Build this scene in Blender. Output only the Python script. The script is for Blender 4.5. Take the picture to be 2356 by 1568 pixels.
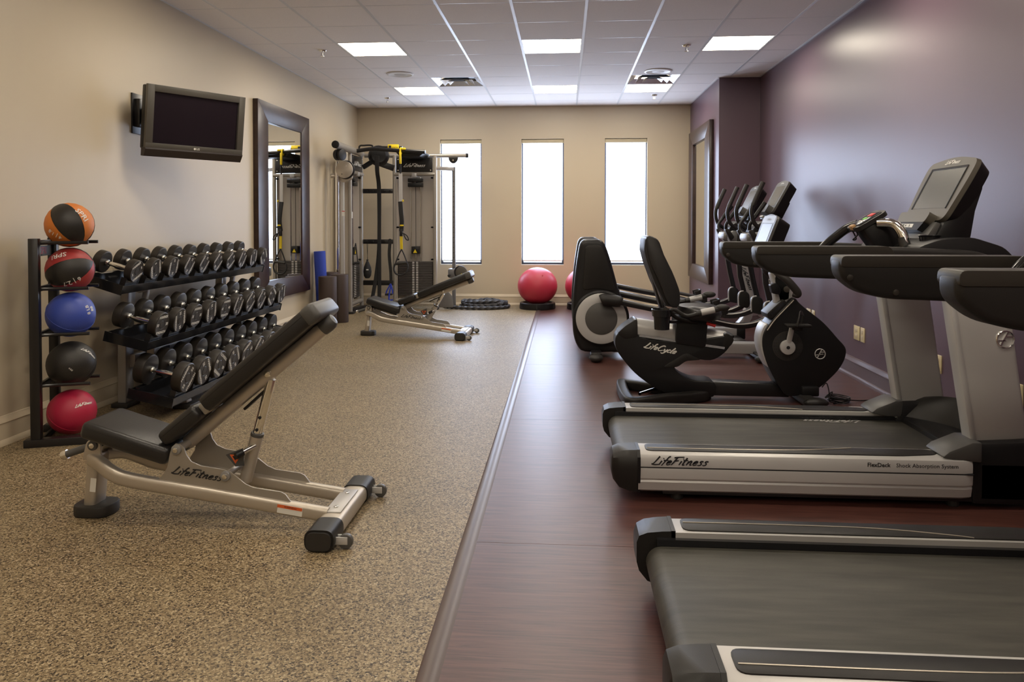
import bpy, bmesh, math, random
from mathutils import Vector as V, Matrix as M, Euler
from math import sin, cos, pi, radians
random.seed(7)
S = bpy.context.scene
for o in list(bpy.data.objects): bpy.data.objects.remove(o)
COL = S.collection

# ------------------------------------------------------------ camera, world, exposure
F, W, H = 1711.0, 2356, 1568
PITCH, YAW = radians(1.3), math.atan(122 / F)
cam = bpy.data.cameras.new('camera'); co = bpy.data.objects.new('camera', cam); COL.objects.link(co)
co.location = (0, 0, 1.28)
co.rotation_euler = Euler((pi / 2 - PITCH, 0, YAW), 'XYZ')
cam.sensor_fit = 'HORIZONTAL'; cam.sensor_width = 36; cam.lens = F / W * 36
cam.shift_y = -(H / 2 - (510 + F * math.tan(PITCH))) / W
cam.clip_start = 0.05
S.camera = co
wd = bpy.data.worlds.new('daylight'); S.world = wd; wd.use_nodes = True
wd.node_tree.nodes['Background'].inputs[0].default_value = (0.72, 0.84, 1, 1)
wd.node_tree.nodes['Background'].inputs[1].default_value = 2.0
vs = S.view_settings
vs.view_transform = 'Standard'; vs.look = 'None'; vs.gamma = 1; vs.use_curve_mapping = False
vs.exposure = 0.85
PANEL_WARM = (1.0, 0.89, 0.72); PANEL_POWER = 11.0       # ceiling light diffusers
SHADE_COOL = (0.62, 0.75, 1.0); SHADE_POWER = 6.2       # daylight glowing through the roller shades

# ------------------------------------------------------------ materials
def mat(name, col, rough=0.5, metal=0.0, emit=None, power=0, spec=0.5, coat=0, var=0, scale=60, bump=0, trans=0):
    m = bpy.data.materials.new(name); m.use_nodes = True
    nt = m.node_tree; b = nt.nodes['Principled BSDF']
    b.inputs['Base Color'].default_value = (*col, 1)
    b.inputs['Roughness'].default_value = rough
    b.inputs['Metallic'].default_value = metal
    b.inputs['Specular IOR Level'].default_value = spec
    b.inputs['Coat Weight'].default_value = coat
    b.inputs['Transmission Weight'].default_value = trans
    if emit:
        b.inputs['Emission Color'].default_value = (*emit, 1); b.inputs['Emission Strength'].default_value = power
    tc = nt.nodes.new('ShaderNodeTexCoord'); n = nt.nodes.new('ShaderNodeTexNoise')
    n.inputs['Scale'].default_value = scale; n.inputs['Detail'].default_value = 3
    nt.links.new(tc.outputs['Object'], n.inputs['Vector'])
    if var:
        r = nt.nodes.new('ShaderNodeValToRGB')
        r.color_ramp.elements[0].position = 0.3; r.color_ramp.elements[1].position = 0.7
        r.color_ramp.elements[0].color = (*[c * (1 - var) for c in col], 1)
        r.color_ramp.elements[1].color = (*[min(1, c * (1 + var)) for c in col], 1)
        nt.links.new(n.outputs['Fac'], r.inputs[0]); nt.links.new(r.outputs[0], b.inputs['Base Color'])
    if bump:
        bp = nt.nodes.new('ShaderNodeBump'); bp.inputs['Strength'].default_value = bump; bp.inputs['Distance'].default_value = 0.002
        nt.links.new(n.outputs['Fac'], bp.inputs['Height']); nt.links.new(bp.outputs[0], b.inputs['Normal'])
    return m

def nodes_of(m): return m.node_tree.nodes, m.node_tree.links, m.node_tree.nodes['Principled BSDF']

def rubber_floor():
    m = mat('speckled_rubber', (0.3, 0.23, 0.13), 0.48, spec=0.5)
    N, L, b = nodes_of(m)
    tc = N.new('ShaderNodeTexCoord')
    nz = N.new('ShaderNodeTexNoise'); nz.inputs['Scale'].default_value = 160; nz.inputs['Detail'].default_value = 2
    L.new(tc.outputs['Object'], nz.inputs['Vector'])
    ad = N.new('ShaderNodeMix'); ad.data_type = 'RGBA'; ad.blend_type = 'LINEAR_LIGHT'; ad.inputs[0].default_value = 0.006
    L.new(tc.outputs['Object'], ad.inputs[6]); L.new(nz.outputs['Color'], ad.inputs[7])
    a = N.new('ShaderNodeTexVoronoi'); a.inputs['Scale'].default_value = 190; L.new(ad.outputs[2], a.inputs['Vector'])
    sx = N.new('ShaderNodeSeparateColor'); L.new(a.outputs['Color'], sx.inputs[0])
    r = N.new('ShaderNodeValToRGB'); cr = r.color_ramp
    cr.elements[0].position = 0.0; cr.elements[0].color = (0.016, 0.010, 0.005, 1)
    cr.elements[1].position = 1.0; cr.elements[1].color = (0.52, 0.42, 0.27, 1)
    for p_, c_ in ((0.16, (0.05, 0.032, 0.015)), (0.24, (0.15, 0.105, 0.055)), (0.55, (0.24, 0.175, 0.095)), (0.85, (0.37, 0.285, 0.165))):
        e = cr.elements.new(p_); e.color = (*c_, 1)
    L.new(sx.outputs[0], r.inputs[0])
    w = N.new('ShaderNodeTexNoise'); w.inputs['Scale'].default_value = 1.3; L.new(tc.outputs['Object'], w.inputs['Vector'])
    mx = N.new('ShaderNodeMix'); mx.data_type = 'RGBA'; mx.blend_type = 'MULTIPLY'; mx.inputs[0].default_value = 0.3
    L.new(r.outputs[0], mx.inputs[6]); L.new(w.outputs['Fac'], mx.inputs[7]); L.new(mx.outputs[2], b.inputs['Base Color'])
    bp = N.new('ShaderNodeBump'); bp.inputs['Strength'].default_value = 0.25; bp.inputs['Distance'].default_value = 0.001
    L.new(sx.outputs[1], bp.inputs['Height']); L.new(bp.outputs[0], b.inputs['Normal'])
    return m

def wood_floor():
    m = mat('wood_grain_vinyl', (0.1, 0.04, 0.03), 0.38, spec=0.62)
    N, L, b = nodes_of(m)
    tc = N.new('ShaderNodeTexCoord'); mp = N.new('ShaderNodeMapping'); mp.inputs['Scale'].default_value = (1.6, 34, 1)
    L.new(tc.outputs['Object'], mp.inputs['Vector'])
    a = N.new('ShaderNodeTexNoise'); a.inputs['Scale'].default_value = 2.2; a.inputs['Detail'].default_value = 6; a.inputs['Roughness'].default_value = 0.65
    a.inputs['Distortion'].default_value = 0.6
    L.new(mp.outputs[0], a.inputs['Vector'])
    r = N.new('ShaderNodeValToRGB'); cr = r.color_ramp
    cr.elements[0].position = 0.3; cr.elements[0].color = (0.028, 0.010, 0.008, 1)
    cr.elements[1].position = 0.72; cr.elements[1].color = (0.118, 0.047, 0.036, 1)
    e = cr.elements.new(0.5); e.color = (0.075, 0.027, 0.021, 1)
    L.new(a.outputs['Fac'], r.inputs[0]); L.new(r.outputs[0], b.inputs['Base Color'])
    g = N.new('ShaderNodeTexNoise'); g.inputs['Scale'].default_value = 500; L.new(tc.outputs['Object'], g.inputs['Vector'])
    bp = N.new('ShaderNodeBump'); bp.inputs['Strength'].default_value = 0.12; bp.inputs['Distance'].default_value = 0.0005
    L.new(g.outputs['Fac'], bp.inputs['Height']); L.new(bp.outputs[0], b.inputs['Normal'])
    return m

def belt_mat():
    m = mat('treadmill_belt', (0.05, 0.046, 0.038), 0.5)
    N, L, b = nodes_of(m)
    tc = N.new('ShaderNodeTexCoord'); mp = N.new('ShaderNodeMapping'); mp.inputs['Scale'].default_value = (2.0, 16, 1)
    L.new(tc.outputs['Object'], mp.inputs['Vector'])
    a = N.new('ShaderNodeTexNoise'); a.inputs['Scale'].default_value = 2; a.inputs['Detail'].default_value = 5; L.new(mp.outputs[0], a.inputs['Vector'])
    r = N.new('ShaderNodeValToRGB'); r.color_ramp.elements[0].position = 0.35; r.color_ramp.elements[1].position = 0.75
    r.color_ramp.elements[0].color = (0.026, 0.024, 0.019, 1); r.color_ramp.elements[1].color = (0.056, 0.052, 0.042, 1)
    L.new(a.outputs['Fac'], r.inputs[0]); L.new(r.outputs[0], b.inputs['Base Color'])
    g = N.new('ShaderNodeTexNoise'); g.inputs['Scale'].default_value = 420; L.new(tc.outputs['Object'], g.inputs['Vector'])
    bp = N.new('ShaderNodeBump'); bp.inputs['Strength'].default_value = 0.4; bp.inputs['Distance'].default_value = 0.001
    L.new(g.outputs['Fac'], bp.inputs['Height']); L.new(bp.outputs[0], b.inputs['Normal'])
    return m

X_ = {}
def defm(k, *a, **kw): X_[k] = mat(k, *a, **kw)
defm('beige_paint', (0.56, 0.475, 0.345), 0.42, spec=0.4, bump=0.05, scale=250)
defm('purple_paint', (0.118, 0.073, 0.098), 0.36, spec=0.55, bump=0.08, scale=220)
defm('dark_purple_trim', (0.12, 0.08, 0.09), 0.3)
defm('cream_trim', (0.6, 0.51, 0.37), 0.35)
defm('ceiling_tile', (0.86, 0.82, 0.79), 0.9, var=0.04, scale=200, bump=0.3)
defm('ceiling_grid_white', (0.68, 0.68, 0.68), 0.35)
defm('light_diffuser', (0.9, 0.88, 0.8), 0.6, emit=PANEL_WARM, power=PANEL_POWER)
defm('white_enamel', (0.78, 0.77, 0.74), 0.35)
defm('roller_shade_backlit', (0.8, 0.82, 0.85), 0.8, emit=SHADE_COOL, power=SHADE_POWER)
defm('shade_cassette', (0.55, 0.48, 0.33), 0.7)
defm('window_aluminium', (0.06, 0.062, 0.08), 0.4, metal=0.6)
defm('window_glass', (0.9, 0.95, 1.0), 0.02, trans=1.0)
defm('window_reveal', (0.72, 0.70, 0.66), 0.5)
defm('brushed_aluminium', (0.72, 0.72, 0.74), 0.22, metal=1.0)
defm('chrome', (0.82, 0.81, 0.78), 0.12, metal=1.0)
defm('champagne_steel', (0.50, 0.45, 0.385), 0.36, metal=0.55)
defm('steel_grey', (0.36, 0.33, 0.29), 0.38, metal=0.45)
defm('tan_clip', (0.42, 0.24, 0.10), 0.5)
defm('hub_silver', (0.26, 0.255, 0.255), 0.38, metal=0.3)
defm('column_grey', (0.15, 0.145, 0.145), 0.4, metal=0.3)
defm('rack_steel', (0.46, 0.445, 0.43), 0.34, metal=0.5)
defm('silver_plastic', (0.52, 0.51, 0.505), 0.38, metal=0.3)
defm('light_silver', (0.50, 0.495, 0.495), 0.35, metal=0.2)
defm('grey_plastic', (0.075, 0.073, 0.072), 0.4)
defm('rail_brown', (0.03, 0.026, 0.022), 0.42, spec=0.35, bump=0.1, scale=400)
defm('charcoal_plastic', (0.017, 0.0155, 0.015), 0.42, spec=0.3, bump=0.15, scale=500)
defm('black_plastic', (0.010, 0.0095, 0.0105), 0.38, spec=0.35, bump=0.1, scale=500)
defm('black_gloss', (0.012, 0.012, 0.014), 0.14)
defm('black_steel', (0.012, 0.011, 0.012), 0.3)
defm('black_vinyl', (0.017, 0.016, 0.017), 0.34, bump=0.25, scale=260)
defm('black_rubber', (0.022, 0.02, 0.019), 0.5, bump=0.15, scale=300)
defm('dumbbell_rubber', (0.022, 0.018, 0.015), 0.42, bump=0.1, scale=300)
defm('black_webbing', (0.014, 0.013, 0.014), 0.75, bump=0.4, scale=400)
defm('dark_wood_frame', (0.035, 0.016, 0.012), 0.34, var=0.3, scale=12)
defm('mirror_glass', (0.86, 0.87, 0.84), 0.0, metal=1.0)
defm('tv_screen_black', (0.012, 0.008, 0.012), 0.22)
defm('tv_bezel', (0.085, 0.078, 0.068), 0.35)
defm('tv_lower_trim', (0.03, 0.022, 0.022), 0.3)
defm('screen_grey', (0.115, 0.114, 0.102), 0.25)
defm('bezel_bronze', (0.078, 0.069, 0.056), 0.4)
defm('white_print', (0.75, 0.74, 0.70), 0.5)
defm('grey_print', (0.3, 0.29, 0.28), 0.5)
defm('black_print', (0.012, 0.012, 0.015), 0.5)
defm('orange_print', (0.72, 0.13, 0.03), 0.5)
defm('red_print', (0.6, 0.03, 0.03), 0.5)
defm('green_print', (0.15, 0.5, 0.05), 0.5)
defm('yellow_webbing', (0.75, 0.56, 0.01), 0.6)
defm('ball_orange', (0.62, 0.19, 0.03), 0.5, bump=0.3, scale=350)
defm('ball_red', (0.36, 0.035, 0.035), 0.5, bump=0.3, scale=350)
defm('ball_black', (0.018, 0.016, 0.015), 0.45, bump=0.4, scale=350)
defm('ball_blue', (0.04, 0.075, 0.40), 0.45, bump=0.25, scale=350)
defm('ball_crimson', (0.40, 0.012, 0.05), 0.45, bump=0.25, scale=350)
defm('stability_red', (0.47, 0.03, 0.06), 0.42)
defm('foam_blue', (0.022, 0.05, 0.35), 0.8)
defm('foam_brown', (0.045, 0.027, 0.021), 0.6)
defm('rope_black', (0.035, 0.034, 0.037), 0.6, bump=0.4, scale=300)
defm('plate_ivory', (0.66, 0.56, 0.34), 0.35)
defm('blue_rubber', (0.02, 0.05, 0.5), 0.4)
defm('weight_plate_dark', (0.045, 0.038, 0.036), 0.45)
defm('shield_panel', (0.50, 0.45, 0.40), 0.45)
defm('transition_strip', (0.075, 0.045, 0.036), 0.35)
X_['rubber'] = rubber_floor(); X_['wood'] = wood_floor(); X_['belt'] = belt_mat()

# ------------------------------------------------------------ mesh helpers
def crom(p, n=6, closed=False):
    p = [V(q) for q in p]; out = []; k = len(p)
    rng = range(k) if closed else range(k - 1)
    for i in rng:
        if closed: a, b, c, d = p[i - 1], p[i], p[(i + 1) % k], p[(i + 2) % k]
        else: a, b, c, d = p[max(i - 1, 0)], p[i], p[i + 1], p[min(i + 2, k - 1)]
        for j in range(n):
            t = j / n
            out.append(0.5 * ((2 * b) + (c - a) * t + (2 * a - 5 * b + 4 * c - d) * t * t + (3 * b - a - 3 * c + d) * t ** 3))
    if not closed: out.append(p[-1])
    return out

def fillet(pts, r, n=3):
    p = [V((a[0], a[1])) for a in pts]; out = []
    for i in range(len(p)):
        a, b, c = p[i - 1], p[i], p[(i + 1) % len(p)]
        rr = r[i] if isinstance(r, (list, tuple)) else r
        if rr <= 0: out.append(b); continue
        d = min(rr, (a - b).length * .45, (c - b).length * .45)
        s, e = b + (a - b).normalized() * d, b + (c - b).normalized() * d
        for j in range(n + 1):
            t = j / n; out.append(s * (1 - t) ** 2 + b * 2 * t * (1 - t) + e * t * t)
    return [(q.x, q.y) for q in out]

def circ(r, n=16, rx=None): return [(r * cos(2 * pi * i / n), (rx or r) * sin(2 * pi * i / n)) for i in range(n)]
def rrect(w, h, r, n=3): return fillet([(-w / 2, -h / 2), (w / 2, -h / 2), (w / 2, h / 2), (-w / 2, h / 2)], r, n)

class MB:
    def __init__(s): s.bm = bmesh.new()
    def _merge(s, t, bev=0, seg=2, xf=None):
        if bev > 0:
            bmesh.ops.recalc_face_normals(t, faces=t.faces)
            ed = [e for e in t.edges if len(e.link_faces) == 2 and e.calc_face_angle(0) > radians(28)]
            bmesh.ops.bevel(t, geom=ed, offset=bev, segments=seg, profile=.5, affect='EDGES', clamp_overlap=True)
        if xf is not None: bmesh.ops.transform(t, matrix=xf, verts=t.verts)
        bmesh.ops.recalc_face_normals(t, faces=t.faces)
        me = bpy.data.meshes.new('t'); t.to_mesh(me); t.free(); s.bm.from_mesh(me); bpy.data.meshes.remove(me)
        return s
    def box(s, c, d, bev=0, rot=None, seg=2):
        t = bmesh.new(); bmesh.ops.create_cube(t, size=1); bmesh.ops.scale(t, vec=V(d), verts=t.verts)
        x = M.Translation(V(c))
        if rot is not None: x = x @ (rot.to_4x4() if not isinstance(rot, Euler) else rot.to_matrix().to_4x4())
        return s._merge(t, bev, seg, x)
    def bx(s, x0, x1, y0, y1, z0, z1, bev=0, seg=2):
        return s.box(((x0 + x1) / 2, (y0 + y1) / 2, (z0 + z1) / 2), (abs(x1 - x0), abs(y1 - y0), abs(z1 - z0)), bev, None, seg)
    def bar(s, p0, p1, a, b, bev=0, up=(0, 0, 1), seg=2):
        p0, p1 = V(p0), V(p1); z = (p1 - p0).normalized(); x = V(up).cross(z)
        if x.length < 1e-3: x = V((1, 0, 0))
        x.normalize(); y = z.cross(x)
        R = M((x, y, z)).transposed()
        return s.box((p0 + p1) / 2, (a, b, (p1 - p0).length), bev, R, seg)
    def prism(s, pts, ax, a, b, bev=0, seg=2):
        t = bmesh.new(); f = {'y': lambda p, h: (p[0], h, p[1]), 'x': lambda p, h: (h, p[0], p[1]), 'z': lambda p, h: (p[0], p[1], h)}[ax]
        v0 = [t.verts.new(f(p, a)) for p in pts]; v1 = [t.verts.new(f(p, b)) for p in pts]; n = len(pts)
        t.faces.new(v0); t.faces.new(v1[::-1])
        for i in range(n): t.faces.new((v0[i], v0[(i + 1) % n], v1[(i + 1) % n], v1[i]))
        return s._merge(t, bev, seg)
    def loft(s, rings, cap=True, closed=False):
        t = bmesh.new(); R = [[t.verts.new(V(p)) for p in r] for r in rings]; n = len(R[0])
        for i in range(len(R) - (0 if closed else 1)):
            A, B = R[i], R[(i + 1) % len(R)]
            for j in range(n): t.faces.new((A[j], A[(j + 1) % n], B[(j + 1) % n], B[j]))
        if cap and not closed: t.faces.new(R[0][::-1]); t.faces.new(R[-1])
        return s._merge(t)
    def sheet(s, grid):
        t = bmesh.new(); G = [[t.verts.new(V(p)) for p in r] for r in grid]
        for i in range(len(G) - 1):
            for j in range(len(G[0]) - 1): t.faces.new((G[i][j], G[i][j + 1], G[i + 1][j + 1], G[i + 1][j]))
        return s._merge(t)
    def sweep(s, pts, sec, up=None, cap=True, closed=False, rad=None):
        P = [V(p) for p in pts]; rings = []; k = len(P); nrm = None
        for i in range(k):
            if closed: tg = (P[(i + 1) % k] - P[i - 1])
            else: tg = P[min(i + 1, k - 1)] - P[max(i - 1, 0)]
            tg.normalize()
            if up is not None:
                x = V(up).cross(tg)
                if x.length < 1e-4: x = V((1, 0, 0)).cross(tg)
                x.normalize()
            else:
                if nrm is None:
                    x = tg.orthogonal().normalized()
                else:
                    x = (nrm - tg * nrm.dot(tg)).normalized()
                nrm = x
            y = tg.cross(x); q = rad[i] if rad else 1
            rings.append([P[i] + x * a * q + y * b * q for a, b in sec])
        return s.loft(rings, cap, closed)
    def tube(s, pts, r, n=10, sm=0, closed=False, cap=True):
        if sm: pts = crom(pts, sm, closed)
        if isinstance(r, (list, tuple)):
            m = len(pts) - 1; R = []
            for i in range(len(pts)):
                u = i / m * (len(r) - 1); k = min(int(u), len(r) - 2); R.append(r[k] + (r[k + 1] - r[k]) * (u - k))
            return s.sweep(pts, circ(1, n), rad=R, cap=cap)
        return s.sweep(pts, circ(r, n), closed=closed, cap=cap)
    def cyl(s, p0, p1, r, n=20, bev=0, r1=None):
        p0, p1 = V(p0), V(p1); z = (p1 - p0).normalized(); x = z.orthogonal().normalized(); y = z.cross(x)
        t = bmesh.new(); r1 = r if r1 is None else r1
        A = [t.verts.new(p0 + x * r * cos(2 * pi * i / n) + y * r * sin(2 * pi * i / n)) for i in range(n)]
        B = [t.verts.new(p1 + x * r1 * cos(2 * pi * i / n) + y * r1 * sin(2 * pi * i / n)) for i in range(n)]
        t.faces.new(A[::-1]); t.faces.new(B)
        for i in range(n): t.faces.new((A[i], A[(i + 1) % n], B[(i + 1) % n], B[i]))
        return s._merge(t, bev)
    def lathe(s, prof, c=(0, 0, 0), ax=(0, 0, 1), n=28):
        c = V(c); z = V(ax).normalized(); x = z.orthogonal().normalized(); y = z.cross(x)
        rings = [[c + z * h + (x * cos(2 * pi * i / n) + y * sin(2 * pi * i / n)) * max(r, 1e-4) for i in range(n)] for r, h in prof]
        return s.loft(rings)
    def ell(s, c, r, n=20, m=12, rot=None):
        t = bmesh.new(); bmesh.ops.create_uvsphere(t, u_segments=n, v_segments=m, radius=1)
        bmesh.ops.scale(t, vec=V(r) if not isinstance(r, (int, float)) else V((r, r, r)), verts=t.verts)
        x = M.Translation(V(c))
        if rot is not None: x = x @ rot.to_4x4()
        return s._merge(t, 0, 2, x)
    def torus(s, c, ax, R, r, n=28, m=8):
        z = V(ax).normalized(); x = z.orthogonal().normalized(); y = z.cross(x); c = V(c)
        return s.tube([c + (x * cos(2 * pi * i / n) + y * sin(2 * pi * i / n)) * R for i in range(n)], r, m, closed=True)

WM = {}
def root_of(o):
    while o.parent: o = o.parent
    return o
def tag(o, label=None, cat=None, group=None, kind=None):
    if label: o['label'] = label
    if cat: o['category'] = cat
    if group: o['group'] = group
    if kind: o['kind'] = kind
    return o
def thing(name, label, cat, loc=(0, 0, 0), rotz=0, group=None, kind=None):
    o = bpy.data.objects.new(name, None); COL.objects.link(o); o.empty_display_size = .1
    o.location = loc; o.rotation_euler = (0, 0, rotz)
    WM[o.name] = M.Translation(V(loc)) @ M.Rotation(rotz, 4, 'Z')
    return tag(o, label, cat, group, kind)
def finish(me, ang=35):
    me.shade_smooth(); me.set_sharp_from_angle(angle=radians(ang))
def build(name, mb, m, parent=None, ang=35, label=None, kind=None, loc=None):
    me = bpy.data.meshes.new(name); mb.bm.to_mesh(me); mb.bm.free()
    o = bpy.data.objects.new(name, me); COL.objects.link(o)
    if parent is not None:
        o.parent = parent; w = WM.get(root_of(parent).name)
        if w is not None: me.transform(w.inverted())
    elif loc is not None:
        me.transform(M.Translation(-V(loc))); o.location = loc
    finish(me, ang); me.materials.append(X_[m] if isinstance(m, str) else m)
    return tag(o, label, kind=kind)
def solo(name, mb, m, label, cat, loc, group=None, ang=35): return tag(build(name, mb, m, None, ang, loc=loc), label, cat, group)
def dup(o, parent=None):
    c = o.copy(); COL.objects.link(c)
    if parent is not None: c.parent = parent
    for ch in list(KIDS.get(o.name, [])) or [x for x in o.children]: dup(ch, c)
    return c
KIDS = {}

# lettering: font text and a hand-drawn brush script
def lettering(name, txt, org, xd, yd, size, m, parent, shear=0, off=0, spacing=1.0):
    c = bpy.data.curves.new('t', 'FONT'); c.body = txt; c.size = size; c.align_x = 'CENTER'; c.align_y = 'CENTER'
    c.shear = shear; c.resolution_u = 2; c.offset = off; c.space_character = spacing; c.extrude = 0.0002
    t = bpy.data.objects.new('t', c); COL.objects.link(t)
    dg = bpy.context.evaluated_depsgraph_get(); dg.update()
    me = bpy.data.meshes.new_from_object(t.evaluated_get(dg)); bpy.data.objects.remove(t); bpy.data.curves.remove(c)
    xd, yd = V(xd).normalized(), V(yd).normalized(); zd = xd.cross(yd)
    R = M((xd, yd, zd)).transposed().to_4x4(); R.translation = V(org)
    me.transform(R); bm = bmesh.new(); bm.from_mesh(me); bpy.data.meshes.remove(me)
    mb = MB(); mb.bm.free(); mb.bm = bm
    return build(name, mb, m, parent)
SCR = {'L': (.52, [[(.34, 1.05), (.14, .4), (-.02, .04)], [(-.12, .10), (.2, .0), (.62, .06)]]),
 'i': (.22, [[(.11, .5), (.0, .0)], [(.17, .74), (.2, .82)]]),
 'f': (.34, [[(.5, 1.0), (.36, .98), (.18, .45), (.0, -.1)], [(.02, .52), (.42, .57)]]),
 'e': (.42, [[(.04, .24), (.3, .33), (.33, .46), (.2, .5), (.06, .34), (.03, .1), (.13, .0), (.36, .1)]]),
 'F': (.62, [[(.3, .96), (.1, .25), (.0, .0)], [(.02, .9), (.35, .97), (.85, 1.0)], [(.12, .5), (.5, .55)]]),
 't': (.36, [[(.25, .9), (.07, .15), (.1, .0), (.24, .06)], [(.0, .56), (.4, .6)]]),
 'n': (.5, [[(.12, .5), (.0, .0)], [(.05, .22), (.26, .5), (.37, .44), (.3, .14), (.34, .0), (.46, .07)]]),
 's': (.40, [[(.38, .46), (.22, .5), (.12, .4), (.26, .24), (.23, .06), (.08, .0), (-.03, .06)]]),
 'C': (.66, [[(.68, .84), (.5, 1.0), (.2, .75), (.05, .3), (.15, .03), (.4, .05), (.62, .2)]]),
 'y': (.46, [[(.1, .5), (.07, .2), (.2, .1), (.36, .3)], [(.44, .5), (.27, -.1), (.05, -.35), (-.15, -.25)]]),
 'c': (.38, [[(.34, .42), (.2, .5), (.06, .35), (.03, .1), (.14, .0), (.34, .1)]]),
 'l': (.26, [[(.3, 1.0), (.05, .2), (.06, .0), (.2, .06)]])}
def script(name, txt, org, xd, yd, width, m, parent, wgt=.1, lift=.0006):
    wgt *= 1.15
    xd, yd = V(xd).normalized(), V(yd).normalized(); zd = xd.cross(yd)
    x = 0; st = []
    for ch in txt:
        adv, ss = SCR[ch]
        for s_ in ss: st.append([(x + a + .3 * b, b * .7) for a, b in s_])
        x += adv * 1.06
    k = width / x; mb = MB(); t = mb.bm; org = V(org)
    for si, s_ in enumerate(st):
        p = crom([(a, b, 0) for a, b in s_], 4); n = len(p); up = []; dn = []
        for i in range(n):
            d = p[min(i + 1, n - 1)] - p[max(i - 1, 0)]
            if d.length < 1e-6: d = V((1, 0, 0))
            d.normalize(); q = V((-d.y, d.x, 0)) * wgt / 2 * (1.15 - .5 * i / n)
            up.append(p[i] + q); dn.append(p[i] - q)
        f = lambda q, h: org + xd * ((q.x - x / 2) * k) + yd * ((q.y - .3) * k) + zd * (h + .00022 * (si % 5))
        A = [t.verts.new(f(q, lift)) for q in up]; B = [t.verts.new(f(q, lift)) for q in dn]
        for i in range(n - 1): t.faces.new((A[i], B[i], B[i + 1], A[i + 1]))
    return build(name, mb, m, parent)

# ============================================================ ROOM SHELL
XL, XR, YB, YF, HC = -3.22, 2.375, 11.4, -5.2, 3.045
fl = thing('floor', None, None, (0, 0, 0), kind='structure')
build('subfloor', MB().bx(XL - .2, XR + .2, YF - .2, YB + .2, -.12, -.02), 'cream_trim', fl)
build('rubber_mat', MB().bx(XL, -.41, YF, YB, -.02, 0), 'rubber', fl)
build('transition_strip', MB().prism([(-.415, 0), (-.405, .006), (-.365, .006), (-.35, 0), (-.35, -.01), (-.415, -.01)], 'y', YF, YB), 'transition_strip', fl)
ys = [YF, -4.51, -2.65, -.79, 1.07, 2.93, 4.79, 6.65, 8.51, YB]
for a, b in zip(ys, ys[1:]): build('vinyl_sheet', MB().bx(-.355, XR, a + .0012, b - .0012, -.02, 0), 'wood', fl)

build('wall_left', MB().bx(XL - .15, XL, YF - .15, YB + .2, -.1, HC + .1), 'beige_paint', kind='structure')
build('wall_right', MB().bx(XR, XR + .15, YF - .15, YB + .2, -.1, HC + .1), 'purple_paint', kind='structure')
build('wall_rear', MB().bx(XL, XR, YF - .15, YF, -.1, HC + .1), 'beige_paint', kind='structure')
CX, CY = 1.88, 9.3
build('wall_column', MB().bx(CX, XR - .001, CY, YB + .001, 0, HC + .02), 'purple_paint', kind='structure')
WIN = [(-1.925, -1.283), (-.668, -.02), (.603, 1.24)]; WZ0, WZ1 = .617, 2.548
wb = MB(); e = [XL] + [q for w in WIN for q in w] + [XR]
for i in range(0, len(e), 2): wb.bx(e[i], e[i + 1], YB, YB + .2, -.1, HC + .1)
for a, b in WIN: wb.bx(a, b, YB, YB + .2, -.1, WZ0).bx(a, b, YB, YB + .2, WZ1, HC + .1)
build('wall_back', wb, 'beige_paint', kind='structure')
for i, (a, b) in enumerate(WIN):
    w = thing('window_%d' % (i + 1), None, None, ((a + b) / 2, YB + .1, WZ0), kind='structure')
    fr = MB(); t = .028
    fr.bx(a, a + t, YB + .075, YB + .14, WZ0, WZ1).bx(b - t, b, YB + .075, YB + .14, WZ0, WZ1)
    fr.bx(a + t, b - t, YB + .075, YB + .14, WZ0, WZ0 + .035).bx(a + t, b - t, YB + .075, YB + .14, WZ1 - t, WZ1)
    build('window_frame', fr, 'window_aluminium', w)
    build('window_pane', MB().bx(a + t, b - t, YB + .115, YB + .121, WZ0 + .035, WZ1 - t), 'window_glass', w)
    build('window_sill', MB().bx(a, b, YB + .002, YB + .075, WZ0, WZ0 + .008), 'window_reveal', w)
    build('roller_shade', MB().bx(a + .022, b - .022, YB + .05, YB + .052, WZ0 + .075, WZ1 - .05), 'roller_shade_backlit', w)
    build('shade_cassette', MB().bx(a + .004, b - .004, YB + .03, YB + .07, WZ1 - .062, WZ1 - .006, .004), 'shade_cassette', w)
    build('shade_bottom_bar', MB().bx(a + .024, b - .024, YB + .043, YB + .058, WZ0 + .055, WZ0 + .078, .003), 'white_enamel', w)

def baseboard(name, axis, pos, sgn, a, b, m):
    pr = [(0, 0), (.028, 0), (.028, .012), (.02, .03), (.015, .034), (.015, .125), (.02, .130), (.017, .14), (.008, .152), (.004, .165), (0, .168)]
    pts = [(pos + sgn * p, z) for p, z in pr]
    build(name, MB().prism(pts, 'y' if axis == 'y' else 'x', a, b), m, kind='structure')
baseboard('baseboard_left', 'y', XL, 1, YF, YB, 'cream_trim')
baseboard('baseboard_back', 'x', YB, -1, XL, CX, 'cream_trim')
baseboard('baseboard_right', 'y', XR, -1, YF, CY, 'dark_purple_trim')
baseboard('baseboard_column', 'x', CY, -1, CX - .02, XR, 'dark_purple_trim')
baseboard('baseboard_alcove', 'y', CX, -1, CY - .02, YB, 'dark_purple_trim')

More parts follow.
